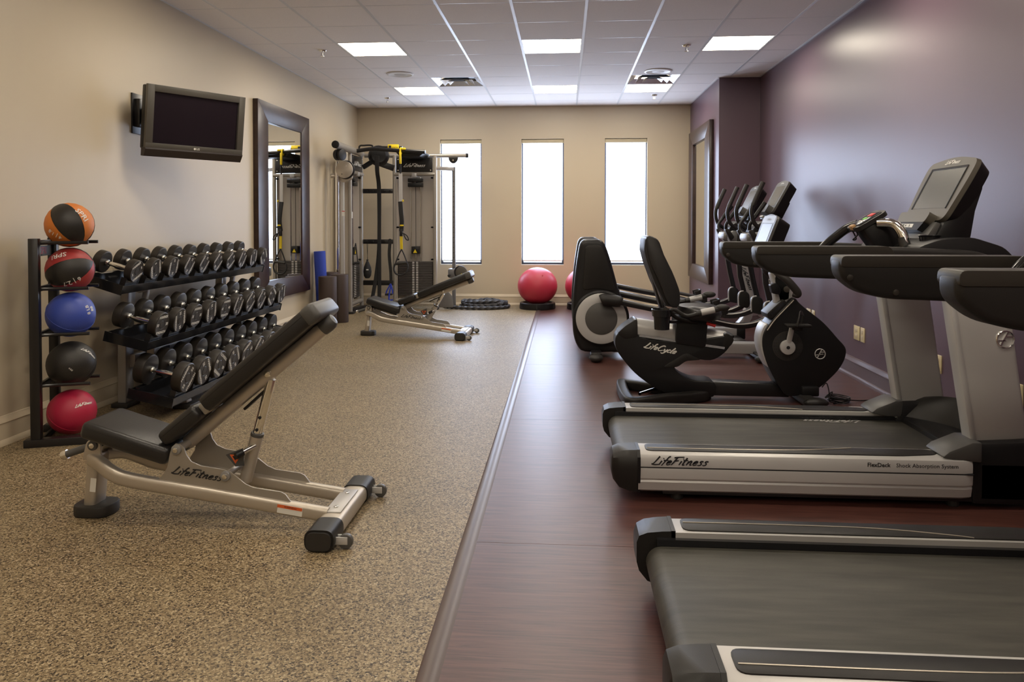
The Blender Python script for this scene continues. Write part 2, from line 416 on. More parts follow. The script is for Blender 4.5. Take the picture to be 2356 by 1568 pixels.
# suspended ceiling: tiles laid in a tee grid, light and vent cells left open
ce = thing('ceiling', None, None, (0, 4, HC), kind='structure')
build('ceiling_slab', MB().bx(XL - .2, XR + .2, YF - .2, YB + .2, HC + .1, HC + .2), 'ceiling_tile', ce)
T = .6096; GX0, GY0 = -.438 - 5 * T, 6.03 - 18 * T
LIGHTS = [(c, r) for r in (0, 4, 8, 12, 16, 20, 24) for c in (2, 5, 8)]  # rearmost row kept is unseen, added to brighten sides facing the viewer
LIGHTS[-1] = (7, 24)
LIGHTS = [q for q in LIGHTS if q[1] > 0]
VENTS = [(3, 23), (7, 23)]
tiles = {}
for c in range(10):
    for r in range(28):
        x0, x1 = max(GX0 + c * T, XL), min(GX0 + (c + 1) * T, XR); y0, y1 = max(GY0 + r * T, YF), min(GY0 + (r + 1) * T, YB)
        if x1 - x0 < .03 or y1 - y0 < .03 or (c, r) in LIGHTS or (c, r) in VENTS: continue
        key = (round(x1 - x0, 3), round(y1 - y0, 3)); cx, cy = (x0 + x1) / 2, (y0 + y1) / 2
        if key not in tiles:
            me = bpy.data.meshes.new('tile'); bb = MB().box((0, 0, .012), (key[0] - .016, key[1] - .006, .02), .004, seg=1); bb.bm.to_mesh(me); bb.bm.free()
            finish(me); me.materials.append(X_['ceiling_tile']); tiles[key] = me
        o = bpy.data.objects.new('tile', tiles[key]); COL.objects.link(o); o.parent = ce; o.location = (cx, cy - 4, 0)
for c in range(0, 11):
    x = GX0 + c * T
    if XL < x < XR: build('grid_bar', MB().bx(x - .012, x + .012, YF, YB, HC - .001, HC + .012), 'ceiling_grid_white', ce)
for r in range(0, 29):
    y = GY0 + r * T
    if YF < y < YB: build('grid_bar', MB().bx(XL, XR, y - .006, y + .006, HC + .003, HC + .014), 'ceiling_grid_white', ce)
for nm, p in (('left', (XL, XL + .02, YF, YB)), ('right', (XR - .02, XR, YF, CY)), ('back', (XL, CX, YB - .02, YB)), ('column', (CX - .02, XR, CY - .02, CY)), ('alcove', (CX - .02, CX, CY, YB))):
    build('trim_ceiling_' + nm, MB().bx(*p, HC - .002, HC + .012), 'ceiling_grid_white', kind='structure')
where = {(2, 20): 'square ceiling light in the left row, nearer one of the two in view', (5, 20): 'square ceiling light in the centre row, nearer one of the two in view', (8, 20): 'square ceiling light nearest the purple wall, beside a sprinkler',
 (2, 24): 'small far square ceiling light in the left row beside the air vent', (5, 24): 'far square ceiling light straight above the middle window', (7, 24): 'far square ceiling light directly behind the right air vent'}
for c, r in LIGHTS:
    x, y = GX0 + c * T, GY0 + r * T
    t = thing('ceiling_light', where.get((c, r)) or 'square ceiling light panel outside the picture, %s row, %s' % ({2: 'left', 5: 'centre', 8: 'right'}[c], {4: 'added far behind the viewer for frontal light', 8: 'straight above the viewer', 12: 'a short way ahead of the viewer', 16: 'last before those in view'}[r]), 'light', (x + T / 2, y + T / 2, HC), group='ceiling light panels')
    fr = MB(); q = .02
    for a in ((x + .006, x + q, y + .006, y + T - .006), (x + T - q, x + T - .006, y + .006, y + T - .006), (x + q, x + T - q, y + .006, y + q), (x + q, x + T - q, y + T - q, y + T - .006)): fr.bx(*a, HC + .001, HC + .05)
    build('light_frame', fr, 'white_enamel', t)
    build('light_diffuser', MB().bx(x + q, x + T - q, y + q, y + T - q, HC + .006, HC + .012), 'light_diffuser', t)
for k, (c, r) in enumerate(VENTS):
    x, y = GX0 + c * T + T / 2, GY0 + r * T + T / 2
    t = thing('ceiling_vent', ['shiny square air vent beside the left far ceiling light', 'shiny square air vent in front of the right far ceiling light'][k], 'vent', (x, y, HC), group='ceiling air vents')
    for j, (ro, ri, zo, zi) in enumerate(((.295, .21, HC + .002, HC + .05), (.20, .13, HC - .008, HC + .035), (.12, .06, HC - .012, HC + .02))):
        b = MB(); R0 = [(x - ro, y - ro, zo), (x + ro, y - ro, zo), (x + ro, y + ro, zo), (x - ro, y + ro, zo)]; R1 = [(x - ri, y - ri, zi), (x + ri, y - ri, zi), (x + ri, y + ri, zi), (x - ri, y + ri, zi)]
        up = lambda R: [(a, c_, d + .003) for a, c_, d in R]
        b.loft([R0, R1, up(R1), up(R0)], closed=True)
        build('vent_cone', b, 'brushed_aluminium', t, 20)
    build('vent_plenum', MB().bx(x - .29, x + .29, y - .29, y + .29, HC + .075, HC + .085), 'black_plastic', t)
for x, y, l in ((-1.97, 8.82, 'round white ceiling speaker behind the left near light panel'), (1.085, 8.86, 'round white ceiling speaker close in front of the right air vent')):
    t = thing('ceiling_speaker', l, 'speaker', (x, y, HC), group='ceiling speakers')
    build('speaker_rim', MB().lathe([(.135, 0), (.162, 0), (.16, -.008), (.14, -.012), (.133, -.008)], (x, y, HC), n=36), 'white_enamel', t)
    build('speaker_grille', MB().lathe([(.136, -.002), (.134, -.007), (.01, -.009), (.0, -.009)], (x, y, HC), n=36), 'silver_plastic', t)
for x, y, l in ((-2.5, 7.56, 'ceiling sprinkler left of the near left light panel'), (1.21, 7.6, 'ceiling sprinkler left of the light panel nearest the purple wall'), (-2.53, 10.5, 'small far ceiling sprinkler near the left back corner'), (1.235, 10.52, 'small far ceiling sprinkler behind the far right light panel')):
    t = thing('sprinkler_head', l, 'sprinkler', (x, y, HC), group='ceiling sprinklers')
    build('escutcheon', MB().lathe([(.0, .002), (.042, .0), (.038, -.008), (.015, -.012), (.0, -.012)], (x, y, HC), n=20), 'chrome', t)
    build('sprinkler_body', MB().cyl((x, y, HC - .01), (x, y, HC - .045), .008, 10).bar((x - .012, y, HC - .02), (x - .012, y, HC - .055), .004, .004).bar((x + .012, y, HC - .02), (x + .012, y, HC - .055), .004, .004), 'brushed_aluminium', t)
    build('deflector', MB().cyl((x, y, HC - .056), (x, y, HC - .059), .02, 14), 'brushed_aluminium', t)

# wall plates
def plate(name, y, z, w, h, label, n=1):
    t = thing(name, label, 'outlet', (XR, y, z))
    build('cover_plate', MB().box((XR - .004, y, z), (.008, w, h), .003), 'plate_ivory', t)
    for k in (-1, 1):
        build('socket', MB().box((XR - .009, y, z + k * h * .2), (.004, w * .42, h * .25), .004), 'cream_trim', t)
plate('wall_outlet', 6.22, .377, .115, .115, 'larger ivory outlet plate of the pair on purple wall right of bike')
plate('wall_outlet', 6.1, .377, .075, .115, 'narrow ivory data plate close beside the larger outlet on purple wall')
plate('wall_outlet', 7.42, .377, .115, .115, 'far ivory outlet plate on purple wall left of its partner behind the bike')
plate('wall_outlet', 7.285, .377, .075, .115, 'far narrow ivory plate on purple wall just above the bike shroud')
plate('wall_outlet', 4.895, .377, .085, .115, 'ivory cable plate on purple wall between the two treadmill uprights')
plate('wall_outlet', 5.04, .377, .085, .115, 'ivory plate mostly hidden behind the far treadmill upright')
plate('wall_outlet', 4.06, .377, .085, .115, 'ivory plate at the right picture edge behind near treadmill upright')
solo('coax_cord', MB().tube([(2.357, 4.895, .38), (2.30, 4.90, .37), (2.29, 4.97, .34), (2.32, 5.03, .372), (2.366, 5.04, .377)], .005, 8, 5), 'black_plastic', 'short black cable joining two ivory plates behind the treadmill', 'cord', (2.33, 4.95, .37))
t = thing('wall_thermostat_guard', 'clear box thermostat guard on dark purple column near the corner', 'thermostat', (2.34, CY, 1.51))
build('thermostat_body', MB().box((2.325, CY - .012, 1.51), (.05, .024, .09), .006), 'plate_ivory', t)
build('guard_frame', MB().box((2.325, CY - .02, 1.425), (.085, .04, .012), .003).box((2.325, CY - .02, 1.595), (.085, .04, .012), .003).box((2.286, CY - .02, 1.51), (.008, .04, .17), .002).box((2.364, CY - .02, 1.51), (.008, .04, .17), .002), 'cream_trim', t)

# ------------------------------------------------------------ framed wall mirrors
def mirror(label, xw, s, y0, y1, z0, z1, bw, bh, turn=0):
    t = thing('framed_mirror', label, 'mirror', (xw, (y0 + y1) / 2, z0))
    d = .055
    def mem(poly): build('frame_board', MB().prism(poly, 'x', xw + s * .001, xw + s * d, .003), 'dark_wood_frame', t)
    mem([(y0, z0), (y0 + bw, z0 + bh), (y0 + bw, z1 - bh), (y0, z1)]); mem([(y1, z0), (y1, z1), (y1 - bw, z1 - bh), (y1 - bw, z0 + bh)])
    mem([(y0, z0), (y1, z0), (y1 - bw, z0 + bh), (y0 + bw, z0 + bh)]); mem([(y0, z1), (y0 + bw, z1 - bh), (y1 - bw, z1 - bh), (y1, z1)])
    build('mirror_glass', MB().prism([(xw + s * (.022 - turn), y0 + bw - .004), (xw + s * (.022 + turn), y1 - bw + .004), (xw + s * (.027 + turn), y1 - bw + .004), (xw + s * (.027 - turn), y0 + bw - .004)], 'z', z0 + bh - .004, z1 - bh + .004), 'mirror_glass', t)
mirror('tall dark-framed mirror on beige wall reflecting the cable machine', XL, 1, 7.5, 9.05, .435, 2.555, .27, .205, .017)
mirror('tall dark-framed mirror on purple column side reflecting beige wall', CX, -1, 9.62, 11.2, .48, 2.58, .33, .2)

# ------------------------------------------------------------ television on its bracket
TV0, TV1 = V((-3.035, 5.2, 0)), V((-2.60, 5.85, 0))
ux = (TV1 - TV0).normalized(); cn = (TV0 + TV1) / 2; nz = V((ux.y, -ux.x, 0)); tl = radians(7)
t = thing('wall_television', 'black flat television on a swivel bracket on the beige wall', 'television', (cn.x, cn.y, 1.75))
up = V((0, 0, 1)) * cos(tl) + nz * sin(tl); fw = nz * cos(tl) - V((0, 0, 1)) * sin(tl)
R3 = M((ux, fw, up)).transposed(); Tc = V((cn.x, cn.y, 2.02)); TW = (TV1 - TV0).length
tv = lambda a, b, c: Tc + ux * a + fw * b + up * c
def tvbox(a0, a1, b0, b1, c0, c1, bev=.003): return MB().box(tv((a0 + a1) / 2, (b0 + b1) / 2, (c0 + c1) / 2), (a1 - a0, b1 - b0, c1 - c0), bev, R3)
hw, hh = TW / 2, .26
build('tv_back_shell', tvbox(-hw + .004, hw - .004, -.075, -.005, -hh + .05, hh - .004, .012), 'black_plastic', t)
fr = MB()
for a in ((-hw, -hw + .052, -hh + .095, hh), (hw - .052, hw, -hh + .095, hh), (-hw + .052, hw - .052, hh - .05, hh), (-hw, hw, -hh + .06, -hh + .098)):
    fr.box(tv((a[0] + a[1]) / 2, .008, (a[2] + a[3]) / 2), (a[1] - a[0], .03, a[3] - a[2]), .002, R3)
bz = build('tv_bezel', fr, 'tv_bezel', t)
build('tv_screen', tvbox(-hw + .05, hw - .05, -.004, .004, -hh + .095, hh - .045, 0), 'tv_screen_black', t)
lo = MB(); pf = [(.024, -hh + .062), (.026, -hh + .052), (.0, -hh - .002), (-.04, -hh - .002), (-.04, -hh + .062)]
lo.loft([[tv(a, p, q) for p, q in pf] for a in (-hw, hw)])
build('tv_speaker_strip', lo, 'tv_lower_trim', t, 15)
lettering('maker_lettering', 'LG', tv(.012, .0245, -hh + .077), ux, up, .022, 'white_print', t, off=.0006)
build('maker_emblem', MB().cyl(tv(-.014, .022, -hh + .077), tv(-.014, .0248, -hh + .077), .0085, 20), 'white_print', t)
build('bracket_plate', MB().bx(XL + .001, XL + .012, 5.33, 5.62, 1.94, 2.24, .002), 'black_steel', t)
build('bracket_arm', MB().bar((XL + .01, 5.42, 2.07), tv(-.05, -.08, .05), .05, .14, .006).bx(XL + .005, XL + .05, 5.36, 5.42, 1.99, 2.20, .004), 'black_steel', t)
build('bracket_head', MB().box(tv(0, -.085, .04), (.2, .03, .2), .004, R3), 'black_steel', t)

# ------------------------------------------------------------ medicine ball rack and balls
rk = radians(20); RC = V((-3.06, 4.17, 0)); ra, rd = V((-sin(rk), cos(rk), 0)), V((cos(rk), sin(rk), 0))   # along rack, out of rack
rp = lambda a, d, z: RC + ra * a + rd * d + V((0, 0, z))
t = thing('ball_rack', 'black steel upright rack of five medicine balls by beige wall', 'rack', (RC.x, RC.y, 0))
for a in (-.17, .17): build('upright_post', MB().bar(rp(a, 0, .04), rp(a, 0, 1.185), .05, .05, .003, ra), 'black_steel', t)
for a in (-.17, .17): build('foot_bar', MB().bar(rp(a, -.06, .022), rp(a, .28, .022), .06, .044, .003), 'black_steel', t)
BZ = [1.262, .996, .73, .437, .118]
RZ = [z - .103 for z in BZ]
for z in RZ:
    for a in (-.11, .11): build('support_rod', MB().tube([rp(a * 1.5, 0, z), rp(a, .03, z), rp(a, .26, z)], .010, 8, 3), 'black_steel', t)
    build('cross_bar', MB().bar(rp(-.17, 0, z), rp(.17, 0, z), .02, .03, .002), 'black_steel', t)
sp = build('rack_sign', MB().box(rp(0, -.006, 1.11), (.006, .3, .06), .001, M((rd, ra, V((0, 0, 1)))).transposed()), 'grey_plastic', t)
lettering('sign_lettering', 'SPRI', rp(0, -.002, 1.11), ra, (0, 0, 1), .06, 'red_print', t)
BR = .1322
def ball(z, name, label, cols, kind, rot, m2=None):
    c = rp(0, .135, z)
    b = thing(name, label, 'ball', c, group='medicine balls on the rack')
    R = rot
    if kind == 'panel':
        # alternating rubber panels separated by a groove, like a basketball wedge ball
        for k in range(6):
            g = []; a0 = k * pi / 3 + .03; a1 = (k + 1) * pi / 3 - .03
            bulge = .0 if k % 2 else -.0015
            for i in range(13):
                th = .02 + (pi - .04) * i / 12
                g.append([c + R @ V((sin(th) * cos(a0 + (a1 - a0) * j / 6), sin(th) * sin(a0 + (a1 - a0) * j / 6), cos(th))) * (BR + bulge) for j in range(7)])
            build('ball_panel', MB().sheet(g), cols[k % 2], b)
        build('ball_core', MB().ell(c, BR - .003, 28, 18), 'ball_black', b)
    else:
        build('ball_shell', MB().ell(c, BR, 36, 22), cols[0], b)
        n = R @ V((0, 0, 1)); build('seam_line', MB().torus(c, n, BR + .0002, .0016, 48, 6), cols[1], b)
    return b, c
BT = V((.587, -.81, 0)); BRT = V((.81, .587, 0)); BU = V((0, 0, 1))     # front, right and up of the rack's show side
def bdir(x, y): return BRT * x + BU * y + BT * math.sqrt(max(0, 1 - x * x - y * y))
def pole(x, y):
    z = bdir(x, y); yv = (BT - z * BT.dot(z)).normalized(); return M((yv.cross(z), yv, z)).transposed()
def ballmark(b, c, txt, x, y, size, m, roll=0, fn=None, width=None):
    n = bdir(x, y); u = BU.cross(n).normalized(); v = n.cross(u); a = radians(roll)
    u, v = u * cos(a) + v * sin(a), v * cos(a) - u * sin(a); p = c + n * (BR + .0012)
    o = script('ball_lettering', fn, p, u, v, width, m, b, .13, .001) if fn else lettering('ball_lettering', txt, p, u, v, size, m, b, off=.0004)
    for q in o.data.vertices: q.co = q.co.normalized() * (BR + .0008 + max(0, min(.001, n.dot(q.co) - BR - .0012)))
b, c = ball(BZ[0], 'medicine_ball', 'black and orange medicine ball, topmost on the rack', ('ball_orange', 'ball_black'), 'panel', pole(.45, -.85))
ballmark(b, c, 'SPRI', .47, .45, .05, 'white_print', -62); ballmark(b, c, '4 | 1.8', -.58, -.42, .034, 'white_print', 140)
b, c = ball(BZ[1], 'medicine_ball', 'black and red panelled medicine ball second from the rack top', ('ball_red', 'ball_black'), 'panel', pole(.90, .36))
ballmark(b, c, 'SPRI', -.45, .68, .05, 'white_print', 205); ballmark(b, c, '6 | 2.7', .05, -.5, .042, 'white_print', 205)
b, c = ball(BZ[2], 'medicine_ball', 'plain blue medicine ball in the middle of the rack', ('ball_blue', 'ball_blue'), 'plain', pole(.3, .75))
ballmark(b, c, '8 LB\n88', .74, .25, .032, 'white_print', 95)
b, c = ball(BZ[3], 'medicine_ball', 'plain black medicine ball second from the rack bottom', ('ball_black', 'ball_black'), 'plain', pole(-.3, .6))
ballmark(b, c, None, .68, .5, 0, 'white_print', -50, 'LifeFitness', .11); ballmark(b, c, '4 KG', -.05, -.1, .012, 'white_print', -45)
b, c = ball(BZ[4] + .03, 'medicine_ball', 'plain crimson medicine ball lowest on the rack near the floor', ('ball_crimson', 'ball_crimson'), 'plain', pole(.3, .7))
ballmark(b, c, None, .45, .45, 0, 'white_print', 3, 'LifeFitness', .11)

# ------------------------------------------------------------ dumbbell rack and thirty dumbbells
t = thing('dumbbell_rack', 'three-tier steel dumbbell rack along the beige wall', 'rack', (-2.9, 5.7, 0))
# shelf: back edge, front edge (x,z); tilt towards the room
TIER = [((-3.11, .945), (-2.845, .865)), ((-2.965, .57), (-2.68, .503)), ((-2.81, .2), (-2.515, .14))]
Y0, Y1 = 4.6, 6.86
RAD = [(.074, .078), (.084, .092), (.099, .104)]
CEN = [V((-2.943, 0, .99)), V((-2.79, 0, .638)), V((-2.632, 0, .288))]
for ti_, ((bx_, bz_), (fx, fz)) in enumerate(TIER):
    d = V((fx - bx_, 0, fz - bz_)).normalized(); n = V((-d.z, 0, d.x))
    q = lambda u, w: V((bx_, 0, bz_)) + d * u + n * w
    L_ = V((fx - bx_, 0, fz - bz_)).length
    def strip(u0, u1, w0, w1, y0=Y0, y1=Y1): return [(q(u0, w0).x, q(u0, w0).z), (q(u1, w0).x, q(u1, w0).z), (q(u1, w1).x, q(u1, w1).z), (q(u0, w1).x, q(u0, w1).z)]
    sh = build('shelf', MB().prism(strip(0, L_, -.055, -.049), 'y', Y0, Y1).prism(strip(L_ - .006, L_, -.055, 0.0), 'y', Y0, Y1).prism(strip(0, .006, -.055, 0.0), 'y', Y0, Y1), 'black_gloss', t)
    build('end_plate', MB().prism(strip(-.005, L_ + .003, -.062, .004), 'y', Y0 - .004, Y0 + .004), 'black_gloss', t)
    build('end_plate', MB().prism(strip(-.005, L_ + .003, -.062, .004), 'y', Y1 - .004, Y1 + .004), 'black_gloss', t)
    gp = (CEN[ti_] - V((bx_, 0, bz_))).dot(n) - RAD[ti_][0]
    build('cradle_rail', MB().prism(strip(.035, .06, -.05, gp - .006), 'y', Y0 + .01, Y1 - .01), 'black_gloss', t)
    for k in range(10):
        y = 4.705 + .228 * k; sd = MB()
        rk_ = RAD[ti_][0] + (RAD[ti_][1] - RAD[ti_][0]) * (k // 2 * 2) / 8
        gap = (CEN[ti_] - V((bx_, 0, bz_))).dot(n) - RAD[ti_][0]
        pts = [(y - .075, -.048), (y + .075, -.048)] + [(y + dy, gap - .006 + rk_ - math.sqrt(rk_ * rk_ - dy * dy)) for dy in (.062, .045, .03, .015, 0, -.015, -.03, -.045, -.062)]
        sd.loft([[q(u, w) + V((0, yy, 0)) for yy, w in pts] for u in (L_ - .05, L_ - .012)])
        build('saddle', sd, 'black_plastic', t)
for y, yg in ((4.95, 5.047), (6.35, 6.415)):
    build('foot_plate', MB().bx(-3.11, -2.99, y - .08, y + .08, 0, .03, .006), 'black_rubber', t)
    build('foot_plate', MB().bx(-2.68, -2.55, y - .07, y + .07, 0, .03, .006), 'black_rubber', t)
    build('rack_post', MB().bar((-3.05, y, .03), (-3.045, y, .50), .06, .10, .006, (0, 1, 0)), 'rack_steel', t)
    build('rack_post', MB().bar((-3.045, y, .48), (-3.02, y, .865), .06, .09, .006, (0, 1, 0)), 'rack_steel', t)
    build('front_leg', MB().bar((-2.62, y, .03), (-2.64, y, .115), .06, .07, .004, (0, 1, 0)), 'rack_steel', t)
    build('middle_leg', MB().bar((-2.88, y + .04, .03), (-2.87, y + .04, .46), .055, .07, .004, (0, 1, 0)), 'rack_steel', t)
    build('rack_strut', MB().bar((-2.99, yg, .58), (-2.94, yg, .84), .035, .035, .004, (0, 1, 0)), 'rack_steel', t)
    for (bx_, bz_), (fx, fz) in TIER:
        build('shelf_bracket', MB().prism([(fx - .04, fz - .056), (fx - .085, fz - .075), (bx_ + .02, bz_ - .10), (bx_ + .02, bz_ - .066)], 'y', y - .03, y + .03, .003), 'rack_steel', t)
build('frame_beam', MB().bx(-3.03, -2.98, 4.95, 6.35, .27, .36, .004), 'rack_steel', t)
build('name_plate', MB().bx(-2.98, -2.977, 5.02, 5.40, .28, .35), 'black_print', t)
lettering('plate_lettering', 'HAMMER\nSTRENGTH', (-2.976, 5.21, .315), (0, 1, 0), (0, 0, 1), .04, 'white_print', t, off=.001)
lettering('caution_lettering', 'CAUTION', (-2.90, 6.6, .42), (0, 1, 0), (0, 0, 1), .03, 'red_print', t)

WT = [[5, 5, 10, 10, 15, 15, 20, 20, 25, 25], [30, 30, 35, 35, 40, 40, 45, 45, 50, 50], [55, 55, 60, 60, 65, 65, 70, 70, 75, 75]]
RAD = [(.074, .078), (.084, .092), (.099, .104)]; THK = [.052, .06, .07]; AXD = [.19, .205, .215]
ORD = ['nearest end', 'second', 'third', 'fourth', 'fifth', 'sixth', 'seventh', 'eighth', 'ninth', 'far end']
TN = ['top', 'middle', 'bottom']
proto = {}
def make_dumbbell(wt, R, th, ln):
    """axis along local +x, front face at +x; origin at centre of the handle"""
    d = thing('dumbbell', 'x', 'dumbbell', (0, 0, 0))
    pf = [(.0, 0), (R * .9, 0), (R * .985, .004), (R, .011), (R, th - .011), (R * .985, th - .004), (R * .93, th), (R * .90, th - .0012), (R * .36, th - .0012), (R * .33, th - .004), (R * .29, th - .0005), (0, th - .0005)]
    h1 = build('weight_head', MB().lathe(pf, (ln / 2, 0, 0), (1, 0, 0), 36), 'dumbbell_rubber', d, 30)
    h2 = build('weight_head', MB().lathe(pf, (-ln / 2, 0, 0), (-1, 0, 0), 36), 'dumbbell_rubber', d, 30)
    build('handle', MB().lathe([(.0, -ln / 2 - .002), (.014, -ln / 2 - .002), (.0145, -ln / 4), (.0165, 0), (.0145, ln / 4), (.014, ln / 2 + .002), (0, ln / 2 + .002)], (0, 0, 0), (1, 0, 0), 14), 'chrome', d)
    for s in (-1, 1): build('collar', MB().cyl((s * (ln / 2 - .018), 0, 0), (s * ln / 2, 0, 0), .021, 18, .003), 'chrome', d)
    x = ln / 2 + th - .0008
    for (yy, zz, tx, sz) in ((0, R * .62, 'HAMMER', R * .30), (0, -R * .62, 'STRENGTH', R * .27), (-R * .64, 0, str(wt), R * .32), (R * .64, 0, str(wt), R * .32)):
        lettering('face_lettering', tx, (x, yy, zz), (0, 1, 0), (0, 0, 1), sz, 'white_print', h1, off=.0008)
    return d
KIDS = {}
AX = [V((.962, 0, -.27)), V((.972, 0, -.235)), V((.977, 0, -.20))]
CEN = [V((-2.943, 0, .99)), V((-2.79, 0, .638)), V((-2.632, 0, .288))]
ROLL = [.5, 2.0, 1.7, 1.1, 1.0, .85, .7, 1.2, 1.9, 2.3, 0, -1.25, 0, 1.9, 0, 1.25, .75, .9, -.6, -1.2, .9, -1.0, 2.6, 2.2, .5, .8, 1.2, .9, .4, 1.1]
made = {}
for ti in range(3):
    for k in range(10):
        wt = WT[ti][k]; R = RAD[ti][0] + (RAD[ti][1] - RAD[ti][0]) * (k // 2 * 2) / 8
        if wt not in made:
            d = make_dumbbell(wt, R, THK[ti] + .0015 * (k // 2), AXD[ti] - THK[ti] * .35); made[wt] = d
        else:
            src = made[wt]; d = src.copy(); COL.objects.link(d)
            for ch in [o for o in bpy.data.objects if o.parent == src]:
                c = ch.copy(); COL.objects.link(c); c.parent = d
                for g in [o for o in bpy.data.objects if o.parent == ch]:
                    h = g.copy(); COL.objects.link(h); h.parent = c
        a = AX[ti]; n = V((-a.z, 0, a.x)); lift = R - RAD[ti][0]
        d.location = CEN[ti] + V((0, 4.705 + .228 * k, 0)) + n * lift
        d.rotation_mode = 'QUATERNION'
        base = M((a, V((0, 1, 0)), n)).transposed()
        d.rotation_quaternion = (base @ M.Rotation(ROLL[ti * 10 + k], 3, 'X')).to_quaternion()
        pos = '%s along the %s tier' % (ORD[k] if k in (0, 9) else ORD[k] + ' from the near end', TN[ti])
        if k in (0, 9): pos = 'at the %s of the %s tier' % (ORD[k], TN[ti])
        d['label'] = 'round black dumbbell marked %d, %s' % (wt, pos); d['group'] = 'dumbbells on the %s tier' % TN[ti]

# ------------------------------------------------------------ adjustable benches
def bench(label, loc, rot, ang, nm):
    t = thing('weight_bench', label, 'bench', (0, 0, 0), group='adjustable weight benches')
    f = 'champagne_steel'
    build('foot_pad', MB().prism([(x * 1.0 + .015, y) for x, y in fillet([(-.085, -.07), (.085, -.07), (.085, .07), (-.085, .07)], .06, 5)], 'z', 0, .05, .008), 'black_rubber', t)
    build('front_post', MB().bar((.005, 0, .03), (.028, 0, .275), .095, .055, .018, (1, 0, 0), 3), f, t)
    build('hinge_ear', MB().prism(fillet([(-.015, .25), (.07, .25), (.068, .33), (.035, .345), (.005, .33)], .02), 'y', -.052, -.042, .002).prism(fillet([(-.015, .25), (.07, .25), (.068, .33), (.035, .345), (.005, .33)], .02), 'y', .042, .052, .002), f, t)
    build('hinge_bolt', MB().cyl((.036, -.062, .315), (.036, .062, .315), .022, 20, .003), 'grey_plastic', t)
    build('hinge_screw', MB().cyl((.036, -.066, .315), (.036, .066, .315), .012, 14, .002), 'chrome', t)
    build('handle_grip', MB().tube([(.0, -.03, .30), (-.085, -.045, .272)], .016, 12), 'grey_plastic', t)
    build('handle_cap', MB().lathe([(0, 0), (.02, 0), (.021, .012), (.018, .024), (.008, .03), (0, .03)], (-.085, -.045, .272), (-.94, -.16, -.31), 16), 'chrome', t)
    for s in (-1, 1):
        build('side_rail', MB().sweep(crom([(.02, s * .035, .25), (.09, s * .085, .246), (.16, s * .11, .215), (.26, s * .112, .186), (.64, s * .112, .132), (1.09, s * .112, .066)], 5), rrect(.046, .056, .016), (0, 0, 1)), f, t)
        pl = [(.34, .17), (.381, .214), (.405, .25), (.417, .31), (.425, .334), (.441, .350), (.462, .348), (.478, .332), (.487, .304), (.508, .276), (.548, .259), (.641, .246), (.677, .236), (.705, .215), (.741, .187), (.777, .172), (.891, .158), (.912, .148), (.944, .105), (.9, .09)]
        build('side_plate', MB().prism(pl, 'y', s * .113, s * .119), 'steel_grey', t)
        for (bx_, bz_) in ((.447, .326), (.658, .22)):
            bl = build('plate_bolt', MB().cyl((bx_, s * .116, bz_), (bx_, s * .130, bz_), .021, 20, .003), 'hub_silver', t)
            build('bolt_head', MB().cyl((bx_, s * .130, bz_), (bx_, s * .135, bz_), .011, 12, .002), 'chrome', bl)
        for wx in (.43, .60, .76, .90):
            build('weld_tab', MB().box((wx, s * .118, .19 - (wx - .3) * .142), (.06, .008, .012), .002), f, t)
    script('maker_lettering', 'LifeFitness', (.535, -.1195, .225), (1, 0, -.13), (.13, 0, 1), .215, 'black_print', t, .11, .0012)
    build('pivot_axle', MB().cyl((.447, -.11, .326), (.447, .11, .326), .017, 14).cyl((.658, -.11, .22), (.658, .11, .22), .014, 14), 'steel_grey', t)
    A = radians(ang); e, n = V((cos(A), 0, sin(A))), V((-sin(A), 0, cos(A))); P = V((.447, 0, .326))
    R3 = M((e, V((0, 1, 0)), n)).transposed(); q = lambda s, y, h: P + e * s + n * h + V((0, y, 0))
    build('back_arm', MB().tube([q(-.012, 0, .004), q(.80, 0, .004)], .031, 16), f, t)
    build('arm_end_cap', MB().lathe([(0, -.03), (.034, -.03), (.036, .0), (.034, .02), (.024, .034), (0, .038)], q(.80, 0, .004), e, 18), 'grey_plastic', t)
    build('arm_bolt', MB().cyl(q(.47, -.038, .004), q(.47, -.028, .004), .014, 14, .002), 'chrome', t)
    def pad(name, s0, s1, h0, h1, w, cap=False):
        p_ = build(name, MB().box(q((s0 + s1) / 2, 0, (h0 + h1) / 2), (s1 - s0, w, h1 - h0), .022, R3, 3), 'black_vinyl', t)
        a = .012; lp = [q(s0 + .004 + u, v, h1 - .024) for u, v in rr(s1 - s0 - .008, w - .004)]
        build('piping', MB().tube(lp, .0028, 6, closed=True), 'black_plastic', p_)
        return p_
    def rr(L_, w): return [(x + L_ / 2, y) for x, y in fillet([(-L_ / 2, -w / 2), (L_ / 2, -w / 2), (L_ / 2, w / 2), (-L_ / 2, w / 2)], .022, 4)]
    pad('back_pad', .207, .815, .033, .106, .27)
    build('pad_end_guard', MB().box(q(.81, 0, .068), (.075, .278, .08), .022, R3, 3), 'grey_plastic', t)
    pad('lumbar_pad', -.035, .175, .036, .104, .25)
    build('pad_spacer', MB().box(q(.19, 0, .06), (.03, .20, .05), .008, R3), 'steel_grey', t)
    # seat
    A = radians(-16.5); e, n = V((cos(A), 0, sin(A))), V((-sin(A), 0, cos(A))); P = V((.02, 0, .368)); R3 = M((e, V((0, 1, 0)), n)).transposed()
    pad('seat_pad', .0, .395, .0, .076, .27)
    build('seat_bracket', MB().box(q(.2, 0, -.02), (.3, .06, .04), .004, R3), 'black_steel', t)
    build('adjust_link', MB().bar((.10, .0, .29), (.40, 0, .25), .04, .02, .004), 'steel_grey', t)
    # prop strut to the arm
    A = radians(ang); e, n = V((cos(A), 0, sin(A))), V((-sin(A), 0, cos(A))); P = V((.447, 0, .326)); top = P + e * .455 + n * -.02
